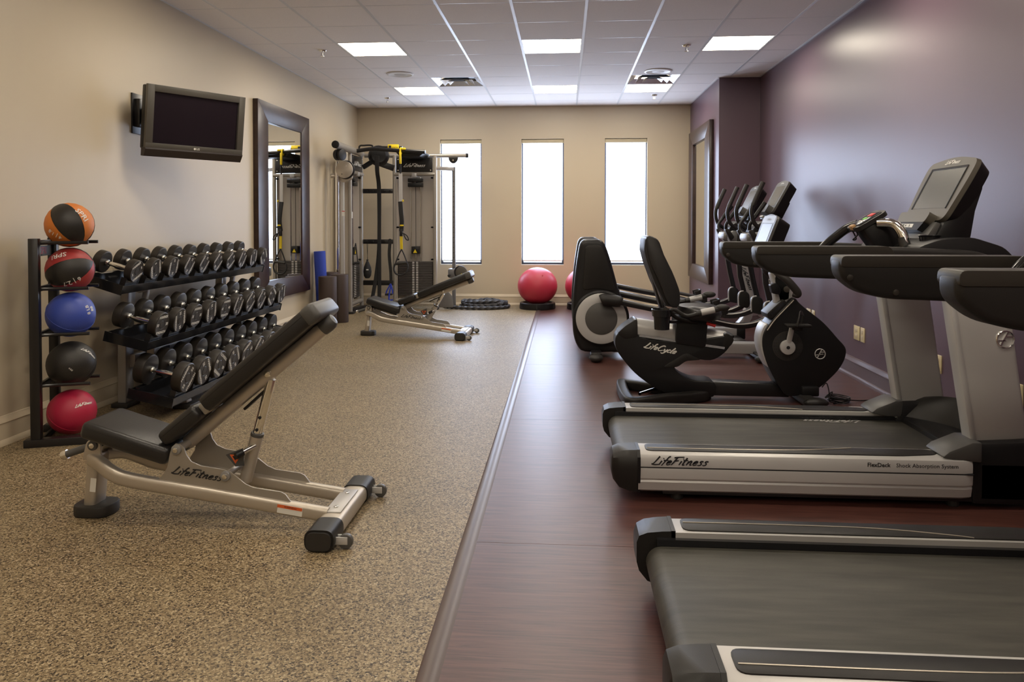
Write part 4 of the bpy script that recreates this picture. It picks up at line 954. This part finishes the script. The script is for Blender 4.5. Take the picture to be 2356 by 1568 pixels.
        build('rail_grip', MB().prism(fillet([(.8705, 1.132), (.872, 1.169), (1.46, 1.1695), (1.48, 1.132)], [.012, .035, .02, .01], 4), 'y', s * .3125, s * .4175, .03, 4), 'rail_brown', h)
        for bx_, bz_ in ((.90, 1.098), (1.045, 1.05), (1.24, 1.038), (1.42, 1.035)): build('bolt_cap', MB().cyl((bx_, s * .317, bz_), (bx_, s * .311, bz_), .010, 16, .002), 'rail_brown', h)
    # dash between the rails
    dash = [(1.58, 1.10), (1.62, 1.165), (1.72, 1.20), (1.86, 1.21), (2.0, 1.165), (2.06, 1.10), (1.9, 1.04), (1.66, 1.05)]
    build('dash_panel', MB().prism(fillet(dash, .03), 'y', -.33, .33, .015), 'black_plastic', t)
    for s in (-1, 1): build('cup_holder', MB().lathe([(.04, -.06), (.045, 0), (.052, .008), (.046, .01), (.04, .002), (.0, -.04)], (1.73, s * .20, 1.208), n=24), 'black_gloss', t)
    for s in (-1, 1): build('sensor_bar', MB().tube([(1.545, s * .07, 1.275), (1.60, s * .115, 1.27), (1.63, s * .145, 1.22), (1.645, s * .16, 1.13)], .023, 12, 5), 'chrome', t)
    for s in (-1, 1): build('sensor_grip', MB().tube([(1.632, s * .146, 1.205), (1.645, s * .16, 1.13)], .0255, 12), 'black_rubber', t)
    build('side_bar', MB().tube([(1.51, .09, 1.268), (1.47, .13, 1.245), (1.425, .17, 1.20), (1.38, .20, 1.15), (1.36, .21, 1.12)], .024, 12, 5), 'black_gloss', t)
    # small control pod
    A = radians(32); e, n = V((cos(A), 0, sin(A))), V((-sin(A), 0, cos(A))); R3 = M((e, V((0, 1, 0)), n)).transposed(); c = V((1.515, 0, 1.29))
    pod = build('control_pod', MB().prism([(x, y) for x, y in fillet([(-.075, -.075), (.06, -.085), (.08, -.06), (.08, .06), (.06, .085), (-.075, .075)], .035, 4)], 'z', -.016, .004, .006).bm and MB()._merge(_pod(R3, c)), 'charcoal_plastic', t)
    q = lambda a, b, h: c + e * a + V((0, b, 0)) + n * h
    build('pod_face', MB().box(q(.0, 0, .006), (.125, .125, .003), .001, R3), 'black_gloss', pod)
    build('stop_key', MB().box(q(.035, 0, .0085), (.028, .05, .003), .001, R3), 'red_print', pod)
    build('go_key', MB().box(q(.0, .0, .0085), (.02, .038, .003), .001, R3), 'green_print', pod)
    build('pod_marks', MB().box(q(-.024, 0, .0085), (.006, .05, .002), 0, R3).box(q(-.036, 0, .0085), (.005, .035, .002), 0, R3), 'white_print', pod)
    build('safety_clip', MB().box(q(-.075, 0, .002), (.022, .045, .026), .004, R3), 'tan_clip', pod)
    build('safety_cord', MB().tube([q(-.085, .0, -.01), q(-.085, .02, -.06), (1.455, .01, 1.19), (1.47, -.01, 1.215), (1.46, .0, 1.24)], .0035, 6, 5), 'black_plastic', pod)
    build('pod_stalk', MB().prism([(1.47, 1.245), (1.57, 1.31), (1.72, 1.19), (1.72, 1.12), (1.56, 1.12)], 'y', -.065, .065, .02), 'black_plastic', t)
    # console
    lo, hi = V((1.785, 0, 1.285)), V((1.945, 0, 1.60)); e = (hi - lo).normalized(); fn = V((-e.z, 0, e.x)); R3 = M((V((0, -1, 0)), e, fn)).transposed()
    q = lambda a, b, h: lo + V((0, -a, 0)) + e * b + fn * h
    Lc = (hi - lo).length
    ol = fillet([(-.205, 0), (.205, 0), (.235, .22), (.235, Lc - .02), (.0, Lc + .012), (-.235, Lc - .02), (-.235, .22)], [.05, .05, .1, .045, .3, .045, .1], 5)
    def slab(pts, h0, h1, k0=1, k1=1):
        b = MB(); cy = Lc / 2
        b.loft([[q(x * k, cy + (y - cy) * k, h) for x, y in pts] for h, k in ((h0, k0), ((h0 + h1) / 2, (k0 + k1) / 2), (h1, k1))]); return b
    build('console_bezel', slab(ol, -.022, .0, 1.0, .985), 'bezel_bronze', t, 40)
    build('console_shell', slab(ol, -.09, -.02, .86, 1.0), 'black_plastic', t, 40)
    build('console_screen', slab([(-.17, .07), (.17, .07), (.17, Lc - .06), (-.17, Lc - .06)], -.004, .0012), 'screen_grey', t)
    fr = MB()
    for x0, x1, y0, y1 in ((-.179, -.166, .066, Lc - .054), (.168, .174, .066, Lc - .054), (-.17, .17, Lc - .064, Lc - .053)): fr.box(q((x0 + x1) / 2, (y0 + y1) / 2, .001), (x1 - x0, y1 - y0, .004), 0, R3)
    build('screen_border_and_shade', fr, 'black_gloss', t)  # black border, left strip widened to paint in a recessed screen's shade
    script('console_lettering', 'LifeFitness', q(0, Lc - .026, .0), (0, -1, 0), e, .135, 'white_print', t, .13, .0012)
    tray = fillet([(-.17, -.03), (.13, -.03), (.14, .028), (-.18, .028)], .02)
    build('reading_rack', slab(tray, .0, .04, 1, .985), 'bezel_bronze', t, 40)
    build('rack_lip', slab([(-.14, -.07), (.10, -.07), (.125, -.029), (-.165, -.029)], -.03, .041), 'black_gloss', t)
    lb = build('instruction_label', MB().box(q(-.03, -.048, .0415), (.13, .02, .001), 0, R3), 'white_print', t)
    build('label_marks', MB().box(q(-.07, -.048, .0425), (.02, .014, .001), 0, R3).box(q(-.04, -.048, .0425), (.008, .008, .001), 0, R3).box(q(.0, -.048, .0425), (.004, .012, .001), 0, R3), 'black_print', lb)
    neck = [(1.88, 1.42), (1.99, 1.46), (1.95, 1.33), (1.93, 1.20), (1.87, 1.13), (1.74, 1.15), (1.80, 1.28)]
    build('console_neck', MB().prism(neck, 'y', -.19, .19, .02), 'black_plastic', t)
    build('neck_plate', MB().prism([(1.72, 1.19), (1.79, 1.205), (1.80, 1.27), (1.775, 1.28)], 'y', -.17, .17, .004), 'grey_plastic', t)
    t.location = (1.15 + dx, yc, 0)
    return t
def _pod(R3, c):
    t = bmesh.new(); pts = fillet([(-.085, -.075), (.06, -.09), (.085, -.06), (.085, .06), (.06, .09), (-.085, .075)], .035, 4)
    v0 = [t.verts.new((x, y, -.018)) for x, y in pts]; v1 = [t.verts.new((x, y, .004)) for x, y in pts]; n = len(pts)
    t.faces.new(v0[::-1]); t.faces.new(v1)
    for i in range(n): t.faces.new((v0[i], v0[(i + 1) % n], v1[(i + 1) % n], v1[i]))
    bmesh.ops.bevel(t, geom=[e for e in t.edges if e.calc_face_angle(0) > 1], offset=.005, segments=2, affect='EDGES')
    x = R3.to_4x4(); x.translation = c; bmesh.ops.transform(t, matrix=x, verts=t.verts); return t
treadmill(3.87, 0, 'black and silver treadmill with a full console, farther of the two')
treadmill(2.185, .03, 'black and silver treadmill cut off by the bottom right picture corner')

# ------------------------------------------------------------ recumbent bike
t = thing('recumbent_bike', 'black recumbent exercise bike with grey display standing before the treadmills', 'exercise bike', (1.1, 5.45, 0))
Yb = 5.45
body = crom([(x, z, 0) for x, z in [(.516, .583), (.442, .537), (.378, .48), (.359, .424), (.373, .358), (.425, .283), (.499, .2), (.592, .126), (.685, .071), (.777, .04), (.90, .036), (1.055, .036), (1.06, .138), (.924, .15), (.832, .186), (.781, .241), (.832, .279), (.914, .304), (1.033, .296), (1.106, .33), (1.161, .386), (1.19, .45), (1.172, .478), (.85, .43), (.53, .46)]], 3, True)
build('rear_body', MB().prism([(p.x, p.y) for p in body], 'y', Yb - .10, Yb + .10, .02, 3), 'black_plastic', t, 45)
build('body_end_cap', MB().prism(fillet([(.516, .59), (.43, .535), (.372, .48), (.43, .44), (.52, .455)], .02), 'y', Yb - .102, Yb + .102, .012), 'charcoal_plastic', t)
build('seat_rail', MB().loft([[(x, Yb + y, z0 + h) for y, h in fillet([(-.09, -.1), (.09, -.1), (.085, -.02), (.04, .015), (-.04, .015), (-.085, -.02)], .02)] for x, z0 in ((.52, .565), (1.155, .475))]), 'silver_plastic', t)
build('rail_tip', MB().prism(fillet([(1.13, .49), (1.16, .485), (1.20, .45), (1.175, .40), (1.12, .38)], .02), 'y', Yb - .101, Yb + .101, .012), 'charcoal_plastic', t)
build('rail_slot', MB().bar((.53, Yb - .101, .468), (1.13, Yb - .101, .385), .016, .004, 0, (0, 1, 0)), 'brushed_aluminium', t)
script('maker_lettering', 'LifeCycle', (.68, Yb - .1015, .378), (1, 0, -.2), (.2, 0, 1), .225, 'white_print', t, .13, .001)
build('crouch_fold', MB().prism(fillet([(.70, .245), (.80, .245), (.86, .29), (.97, .30), (.86, .35)], .02), 'y', Yb - .103, Yb + .103, .01), 'charcoal_plastic', t)
build('main_beam', MB().prism([(1.04, .137), (1.55, .124), (1.60, .03), (1.03, .034)], 'y', Yb - .055, Yb + .055, .012), 'black_steel', t)
# looped rear stabiliser
lp = [(.44, Yb - .27), (.43, Yb + .22), (.50, Yb + .24), (.80, Yb + .06), (1.0, Yb - .02), (.96, Yb - .10), (.72, Yb - .2), (.52, Yb - .32)]
build('rear_stabiliser', MB().sweep(crom([(x, y, .04) for x, y in lp], 5, True), rrect(.075, .075, .02), (0, 0, 1), closed=True), 'charcoal_plastic', t, 40)
build('transport_handle', MB().tube([(.53, Yb - .15, .06), (.68, Yb + .05, .06)], .012, 10), 'chrome', t)
# front drive housing
fb = crom([(x, z, 0) for x, z in [(1.607, .745), (1.64, .715), (1.69, .67), (1.795, .588), (1.857, .525), (1.911, .461), (1.955, .412), (1.969, .371), (1.956, .307), (1.913, .234), (1.852, .169), (1.79, .114), (1.72, .076), (1.649, .056), (1.56, .055), (1.488, .155), (1.433, .264), (1.40, .373), (1.395, .456), (1.415, .52), (1.466, .594), (1.537, .672)]], 3, True)
build('drive_housing', MB().prism([(p.x, p.y) for p in fb], 'y', Yb - .1, Yb + .1, .022, 3), 'black_plastic', t, 45)
build('front_fairing', MB().sweep(crom([(1.425, Yb, .25), (1.393, Yb, .36), (1.388, Yb, .45), (1.405, Yb, .525), (1.44, Yb, .58)], 5), rrect(.17, .03, .012), (0, 1, 0)) if False else MB().prism([(p.x, p.y) for p in crom([(x, z, 0) for x, z in [(1.46, .22), (1.412, .30), (1.382, .40), (1.385, .48), (1.41, .545), (1.435, .555), (1.41, .47), (1.415, .38), (1.44, .30)]], 3, True)], 'y', Yb - .085, Yb + .085, .012), 'silver_plastic', t, 45)
build('housing_stripe', MB().sweep(crom([(1.425, Yb - .102, .515), (1.475, Yb - .102, .588), (1.54, Yb - .102, .66), (1.605, Yb - .102, .73)], 4), rrect(.006, .018, .002), (0, 1, 0)), 'champagne_steel', t)
build('accessory_tray', MB().prism(fillet([(1.425, .63), (1.44, .59), (1.475, .605), (1.565, .70), (1.545, .735), (1.52, .72)], .012), 'y', Yb - .09, Yb + .09, .008), 'charcoal_plastic', t)
build('tray_mark', MB().bar((1.455, Yb - .092, .622), (1.54, Yb - .092, .708), .02, .004, 0, (0, 1, 0)), 'black_gloss', t)
tx = MB().cyl((1.566, Yb - .104, .405), (1.566, Yb - .098, .405), .105, 40, .002); dsc = build('crank_dimple_disc', tx, 'black_rubber', t)
dm = MB()
for r, n in ((.052, 14), (.066, 18), (.08, 22), (.094, 26)):
    for i in range(n):
        a = 2 * pi * i / n; dm.cyl((1.566 + r * cos(a), Yb - .1055, .405 + r * sin(a)), (1.566 + r * cos(a), Yb - .104, .405 + r * sin(a)), .004, 6)
build('dimples', dm, 'black_print', dsc, kind='stuff')
for s in (-1, 1):
    cb = build('crank_arm', MB().bar((1.560, Yb + s * .125, .40), (1.588, Yb + s * .135, .40 - s * .155), .036, .022, .008, (0, 1, 0)).cyl((1.560, Yb + s * .105, .40), (1.560, Yb + s * .138, .40), .052, 30, .008), 'light_silver', t)
    build('crank_bolt', MB().cyl((1.560, Yb + s * .138, .40), (1.560, Yb + s * .141, .40), .012, 16), 'black_print', cb)
    pz = .40 - s * .165
    pd = build('pedal', MB().box((1.605, Yb + s * .20, pz + .0), (.165, .095, .022), .008).box((1.605, Yb + s * .19, pz - .02), (.06, .06, .03), .006), 'charcoal_plastic', t)
    build('pedal_strap', MB().sweep(crom([(1.585, Yb + s * .245, pz), (1.595, Yb + s * .25, pz + .055), (1.615, Yb + s * .21, pz + .085), (1.65, Yb + s * .17, pz + .07), (1.64, Yb + s * .155, pz)], 5), rrect(.03, .005, .002), (1, 0, 0)), 'black_rubber', pd)
c = V((1.79, Yb - .1015, .352)); em = build('emblem_ring', MB().torus(c, (0, 1, 0), .035, .0035, 30, 6), 'light_silver', t)
build('emblem_letter', MB().bar(c + V((-.018, 0, -.026)), c + V((.012, 0, .033)), .006, .003, 0, (0, 1, 0)).bar(c + V((-.03, 0, -.008)), c + V((.0, 0, -.004)), .005, .003, 0, (0, 1, 0)).bar(c + V((.003, 0, .012)), c + V((.028, 0, .014)), .005, .003, 0, (0, 1, 0)).bar(c + V((.0, 0, -.002)), c + V((.022, 0, .0)), .005, .003, 0, (0, 1, 0)), 'light_silver', em)
build('front_stabiliser', MB().sweep([(1.69, Yb - .25, .035), (1.69, Yb + .25, .035)], rrect(.10, .06, .028, 4), (0, 0, 1)), 'black_rubber', t)
for s in (-1, 1): build('stabiliser_end', MB().ell((1.72, Yb + s * .23, .038), (.085, .06, .036)), 'charcoal_plastic', t)
build('wheel_block', MB().box((1.72, Yb - .08, .09), (.12, .1, .07), .012), 'black_plastic', t)
# seat carriage, seat, backrest
build('seat_carriage', MB().prism(fillet([(.79, .60), (1.01, .575), (.995, .39), (.785, .42)], .015), 'y', Yb - .118, Yb + .118, .012), 'black_plastic', t)
build('adjust_lever', MB().tube([(1.0, Yb - .12, .565), (1.06, Yb - .13, .545)], .011, 10), 'red_print', t)
st = MB(); st.loft([[(cx + rx * cos(a), Yb + ry * sin(a) * (1.0), z) for a in [2 * pi * i / 28 for i in range(28)]] for cx, rx, ry, z in ((.97, .09, .15, .575), (.97, .145, .20, .59), (.97, .155, .215, .62), (.965, .15, .21, .655), (.955, .135, .185, .675), (.95, .06, .1, .682))])
build('seat_cushion', st, 'black_vinyl', t, 50)
build('seat_pan', MB().box((.95, Yb, .585), (.20, .22, .04), .012), 'black_steel', t)
bo = [(.567, 1.165), (.590, 1.182), (.634, 1.166), (.662, 1.133), (.691, 1.05), (.747, .937), (.785, .842), (.804, .776), (.80, .70), (.775, .682), (.745, .682), (.715, .72), (.68, .81), (.64, .90), (.60, .985), (.578, 1.07)]
bs = crom([(x, z, 0) for x, z in bo], 2, True)
build('backrest_cushion', MB().prism([(p.x, p.y) for p in bs], 'y', Yb - .19, Yb + .19, .035, 4), 'black_vinyl', t, 50)
build('backrest_shell', MB().prism(fillet([(.562, 1.16), (.59, 1.175), (.60, 1.06), (.70, .80), (.735, .69), (.71, .69), (.63, .85), (.575, 1.0), (.555, 1.08)], .015), 'y', Yb - .175, Yb + .175, .01), 'charcoal_plastic', t)
build('back_post', MB().bar((.725, Yb, .58), (.60, Yb, 1.0), .10, .035, .008, (0, 1, 0) if False else (0, 0, 1)), 'black_steel', t)
build('post_rail', MB().bar((.738, Yb - .06, .59), (.59, Yb - .06, 1.02), .012, .02, .002), 'brushed_aluminium', t)
for s in (-1, 1):
    h = build('side_handle', MB().tube([(.95, Yb + s * .10, .56), (.80, Yb + s * .18, .60), (.735, Yb + s * .23, .648), (.755, Yb + s * .235, .672), (.84, Yb + s * .235, .628 if s < 0 else .668), (.93, Yb + s * .24, .648 if s < 0 else .69), (1.06, Yb + s * .24, .678 if s < 0 else .722)], .014, 10, 5), 'charcoal_plastic', t)
    z0, z1 = (.645, .682) if s < 0 else (.685, .726)
    build('hand_grip', MB().tube([(.91, Yb + s * .238, z0), (1.07, Yb + s * .24, z1)], [.02, .021, .019], 12, 4), 'black_rubber', h)
    build('pulse_sensor', MB().tube([(.94, Yb + s * .239, z0 + .007), (1.03, Yb + s * .24, z0 + .028)], .0225, 14), 'light_silver', h)
    build('grip_end', MB().ell((1.085, Yb + s * .24, z1 + .006), (.05, .024, .024)), 'black_rubber', h)
build('cup_holder', MB().lathe([(0, 0), (.052, 0), (.058, .09), (.066, .092), (.072, .14), (.066, .142), (.058, .1), (.05, .01), (0, .01)], (.675, Yb - .21, .53), n=30), 'black_gloss', t)
build('holder_arm', MB().bar((.73, Yb - .19, .58), (.86, Yb - .08, .57), .03, .02, .004), 'black_steel', t)
# console mast and display
build('mast', MB().prism([(1.475, .90), (1.61, .90), (1.60, .70), (1.50, .67)], 'y', Yb - .045, Yb + .045, .014).prism([(1.46, .92), (1.58, .92), (1.635, .73), (1.52, .70)], 'y', Yb - .045, Yb + .045, .014), 'light_silver', t)
build('mast_badge', MB().cyl((1.572, Yb - .05, .80), (1.572, Yb - .04, .80), .022, 20, .003), 'bezel_bronze', t)
build('bottle_clip', MB().prism(fillet([(1.445, .835), (1.49, .85), (1.52, .80), (1.51, .765), (1.46, .775)], .01), 'y', Yb - .10, Yb - .04, .006), 'black_plastic', t)
for s in (-1, 1): build('front_handlebar', MB().tube([(1.46, Yb + s * .05, .96), (1.475, Yb + s * .16, .925), (1.535, Yb + s * .19, .875), (1.60, Yb + s * .19, .80), (1.605, Yb + s * .185, .775), (1.58, Yb + s * .17, .78)], [.02, .024, .027, .027, .024, .02], 12, 5), 'black_rubber', t)
lo, hi = V((1.37, 0, 1.05)), V((1.475, 0, 1.335)); e = (hi - lo).normalized(); fn = V((-e.z, 0, e.x)); Lc = (hi - lo).length
q = lambda a, b, h: V((lo.x, Yb, lo.z)) + V((0, -a, 0)) + e * b + fn * h
def slab(pts, h0, h1, k0=1, k1=1):
    b = MB(); b.loft([[q(x * k, Lc / 2 + (y - Lc / 2) * k, h) for x, y in pts] for h, k in ((h0, k0), ((h0 + h1) / 2, (k0 + k1) / 2), (h1, k1))]); return b
ol = fillet([(-.17, 0), (.17, 0), (.185, Lc - .02), (.0, Lc + .008), (-.185, Lc - .02)], [.05, .05, .035, .2, .035], 5)
build('console_bezel', slab(ol, -.018, 0, 1, .985), 'grey_plastic', t, 40)
build('console_shell', slab(ol, -.11, -.016, .84, 1), 'black_plastic', t, 40)
build('console_screen', slab([(-.13, .05), (.13, .05), (.13, Lc - .075), (-.13, Lc - .075)], -.004, .0012), 'screen_grey', t)
build('screen_header', slab([(-.155, Lc - .068), (.155, Lc - .068), (.155, Lc - .014), (-.155, Lc - .014)], -.004, .0008), 'hub_silver', t)
script('console_lettering', 'LifeFitness', q(0, Lc - .04, .001), (0, -1, 0), e, .10, 'grey_print', t, .15, .0012)
build('reading_rack', slab(fillet([(-.14, -.02), (.14, -.02), (.15, .05), (-.15, .05)], .015), 0, .04, 1, .95), 'charcoal_plastic', t, 40)
build('console_stem', MB().bar((1.53, Yb, .88), (1.46, Yb, 1.15), .10, .07, .015), 'black_plastic', t)
s = thing('power_cords', 'tangle of thin black cords on the floor by the bike front', 'cord', (1.87, 5.45, 0))
rn = random.Random(5)
build('hanging_cord', MB().tube([(1.80, 5.335, .12), (1.83, 5.33, .15), (1.845, 5.32, .07), (1.82, 5.33, .05), (1.87, 5.33, .09), (1.845, 5.32, .03), (1.90, 5.34, .012)], .004, 6, 6), 'black_plastic', s)
pts = [(1.88, 5.335, .006)]
for i in range(34): pts.append((1.95 + .065 * cos(i * .9) + rn.uniform(-.015, .015), 5.42 + .07 * sin(i * .9) + rn.uniform(-.02, .02), .006 + .001 * i))
pts += [(2.1, 5.44, .006), (2.25, 5.5, .006), (2.34, 5.6, .02)]
build('coiled_cord', MB().tube(pts, .004, 6, 4), 'black_plastic', s)

# ------------------------------------------------------------ elliptical cross-trainers
def elliptical(yc, label):
    t = thing('elliptical_trainer', label, 'elliptical', (1.0, 0, 0), group='elliptical trainers')
    sh = crom([(x, z, 0) for x, z in [(.072, .34), (.075, .54), (.085, .676), (.10, .827), (.122, .98), (.142, 1.075), (.182, 1.113), (.25, 1.116), (.326, 1.112), (.372, 1.07), (.413, .965), (.463, .791), (.50, .654), (.545, .54), (.588, .43), (.596, .30), (.574, .17), (.515, .07), (.44, .055), (.19, .055), (.118, .11), (.082, .213)]], 3, True)
    build('drive_housing', MB().prism([(p.x, p.y) for p in sh], 'y', -.13, .13, .04, 3), 'black_plastic', t, 45)
    ip = fillet([(.165, .64), (.19, 1.04), (.215, 1.06), (.325, 1.062), (.357, 1.035), (.42, .83), (.475, .62), (.33, .66)], [.04, .05, .03, .03, .05, .05, .05, .08], 4)
    for s in (-1, 1):
        build('housing_inset', MB().prism(ip, 'y', s * .126, s * .142, .008, 2), 'charcoal_plastic', t, 45)
        c = (.338, s * .13, .378); d = V((0, s, 0))
        build('crank_guard', MB().lathe([(0, 0), (.262, 0), (.262, .02), (.245, .032), (0, .032)], c, d, 48), 'black_plastic', t)
        dk = build('crank_disc', MB().lathe([(0, .03), (.236, .03), (.236, .046), (.228, .05), (.15, .05), (.146, .044), (0, .044)], c, d, 48), 'light_silver', t)
        build('disc_hub', MB().lathe([(0, .044), (.149, .044), (.149, .054), (.143, .058), (0, .058)], c, d, 40), 'grey_plastic', dk)
    for s in (-1, 1):
        up = .0 if s < 0 else .035; y = s * .235
        build('crank_pivot', MB().tube([(.33, y, .555 + up), (.36, y, .56 + up), (.48, y, .548 + up), (.52, y, .535 + up)], [.046, .058, .054, .044], 16, 4), 'charcoal_plastic', t, 50)
        build('pedal_beam', MB().sweep(crom([(.49, y, .545 + up), (.86, y, .47 + up), (1.12, y, .425 + up), (1.35, y, .375 + up), (1.55, y, .335 + up), (1.70, y, .345 + up), (1.85, y, .405 + up * .8)], 5), rrect(.05, .056, .02), (0, 0, 1)), 'black_steel', t)
        build('beam_highlight', MB().tube([(1.30, y - .027, .40 + up), (1.53, y - .027, .352 + up), (1.70, y - .027, .362 + up), (1.83, y - .027, .415 + up)], .006, 6, 4), 'silver_plastic', t)
        pd = build('foot_pedal', MB().box((1.27, s * .18, .455 + up), (.38, .15, .03), .012, Euler((0, radians(11), 0))), 'black_rubber', t)
        build('pedal_toe', MB().sweep(crom([(1.42, s * .11, .455 + up), (1.475, s * .12, .47 + up), (1.485, s * .18, .475 + up), (1.475, s * .24, .47 + up), (1.42, s * .25, .455 + up)], 4), rrect(.015, .06, .005), (0, 0, 1)), 'charcoal_plastic', pd)
        build('knuckle', MB().prism(fillet([(1.80, .40), (1.90, .38), (1.92, .42), (1.915, .53), (1.87, .565), (1.815, .555), (1.80, .52)], .03, 4), 'y', y - .035, y + .035, .014, 2), 'charcoal_plastic', t)
        build('knuckle_edge', MB().tube([(1.803, y - .03, .41), (1.80, y - .03, .5), (1.815, y - .03, .55), (1.85, y - .03, .562)], .007, 6, 3), 'silver_plastic', t)
        tp = (1.765 if s < 0 else 1.735)
        build('swing_arm', MB().sweep([(1.865, y, .53), (1.82, y, .72), (tp + .03, y, 1.02)], rrect(.05, .05, .014), (0, 1, 0)), 'black_steel', t)
        hd = build('moving_handle', MB().tube([(tp + .03, y, 1.0), (tp + .045, y, 1.17), (tp - .045, y, 1.26), (tp - .075, y, 1.36), (tp - .06, y, 1.45), (tp - .01, y, 1.56), (tp + .025, y, 1.635)], .019, 12, 5), 'black_steel', t)
        build('handle_sleeve', MB().tube([(tp - .065, y, 1.43), (tp - .01, y, 1.56), (tp + .025, y, 1.64)], .0225, 12, 4), 'black_rubber', hd)
        y2 = s * .12
        fx = build('fixed_handle', MB().tube([(1.78, y2, 1.14), (1.70, s * .17, 1.18), (1.685, s * .19, 1.25), (1.735, s * .19, 1.33), (1.82, s * .17, 1.45)], .017, 12, 5), 'black_steel', t)
        build('pulse_grip', MB().tube([(1.735, s * .19, 1.33), (1.825, s * .17, 1.455)], .0205, 12), 'charcoal_plastic', fx)
        build('pivot_cap', MB().cyl((1.775, s * .10, 1.12), (1.775, s * .20, 1.12), .068, 28, .012), 'hub_silver', t)
        build('pivot_cuff', MB().prism(fillet([(1.66, 1.20), (1.70, 1.21), (1.76, 1.12), (1.72, 1.08)], .015), 'y', s * .20, s * .25, .008), 'charcoal_plastic', t)
    col = [(1.74, 1.16), (1.90, 1.16), (1.985, .70), (2.02, .42), (1.99, .22), (1.85, .10), (1.75, .10), (1.90, .25), (1.93, .36), (1.90, .70)]
    up_ = build('front_column', MB().prism(fillet(col, [.02, .02, .2, .1, .1, .04, .02, .08, .08, .2], 3), 'y', -.06, .06, .015), 'light_silver', t, 40)
    script('column_lettering', 'LifeFitness', (1.935, -.0605, .68), (.09, 0, -.26), (.26, 0, .09), .26, 'black_print', up_, .12, .0012)
    build('upper_hood', MB().prism(fillet([(1.70, 1.12), (1.74, 1.235), (1.83, 1.285), (1.90, 1.27), (1.93, 1.16), (1.86, 1.08)], .03, 4), 'y', -.13, .13, .025, 3), 'black_plastic', t, 45)
    build('barrel_hub', MB().box((1.715, 0, 1.135), (.10, .28, .085), .03), 'hub_silver', t)
    build('barrel_cover', MB().ell((1.81, 0, 1.14), (.085, .155, .065)), 'black_plastic', t)
    build('hood_tray', MB().prism([(1.74, 1.238), (1.82, 1.288), (1.885, 1.275), (1.88, 1.262), (1.825, 1.272), (1.75, 1.225)], 'y', -.14, .14, .004), 'grey_plastic', t)
    build('console_neck', MB().bar((1.90, 0, 1.15), (2.06, 0, 1.47), .14, .06, .015), 'black_plastic', t)
    lo, hi = V((1.885, 0, 1.36)), V((2.045, 0, 1.665)); e = (hi - lo).normalized(); fn = V((-e.z, 0, e.x)); Lc = (hi - lo).length
    q = lambda a, b, h: lo + V((0, -a, 0)) + e * b + fn * h
    def slab(pts, h0, h1, k0=1, k1=1):
        b = MB(); b.loft([[q(x * k, Lc / 2 + (y - Lc / 2) * k, h) for x, y in pts] for h, k in ((h0, k0), ((h0 + h1) / 2, (k0 + k1) / 2), (h1, k1))]); return b
    ol = fillet([(-.175, 0), (.175, 0), (.195, Lc - .02), (.0, Lc + .008), (-.195, Lc - .02)], [.05, .05, .04, .2, .04], 5)
    build('console_bezel', slab(ol, -.018, 0, 1, .985), 'grey_plastic', t, 40)
    build('console_shell', slab(ol, -.10, -.016, .84, 1), 'black_plastic', t, 40)
    build('console_screen', slab([(-.135, .075), (.135, .075), (.135, Lc - .06), (-.135, Lc - .06)], -.004, .0012), 'screen_grey', t)
    script('console_lettering', 'LifeFitness', q(0, Lc - .03, 0), (0, -1, 0), e, .10, 'white_print', t, .15, .0012)
    build('reading_rack', slab(fillet([(-.13, -.02), (.13, -.02), (.14, .06), (-.14, .06)], .02), 0, .05, 1, .95), 'grey_plastic', t, 40)
    build('rack_label', slab([(-.1, -.05), (.0, -.05), (.0, -.03), (-.1, -.03)], .0, .02), 'white_print', t)
    build('console_base_box', slab([(-.12, -.06), (.12, -.06), (.13, -.02), (-.13, -.02)], -.05, .0), 'black_gloss', t)
    build('base_beam', MB().bx(.45, 1.835, -.07, .07, .045, .145, .012), 'light_silver', t)
    build('beam_end', MB().bx(1.83, 1.92, -.08, .08, .03, .16, .012), 'black_plastic', t)
    build('rear_crossbar', MB().bx(.24, .34, -.30, .30, .03, .08, .012), 'black_steel', t)
    for s in (-1, 1):
        build('rear_foot', MB().ell((.285, s * .32, .038), (.065, .075, .038)), 'black_rubber', t)
        build('front_foot', MB().ell((1.80, s * .27, .036), (.08, .07, .036)), 'black_rubber', t)
    build('front_crossbar', MB().bx(1.75, 1.85, -.27, .27, .02, .07, .012), 'black_steel', t)
    t.location = (1.0, yc, 0)
elliptical(7.13, 'black elliptical trainer nearer to the viewer, right behind the recumbent bike')
elliptical(8.13, 'black elliptical trainer farther back, closest to the windows')
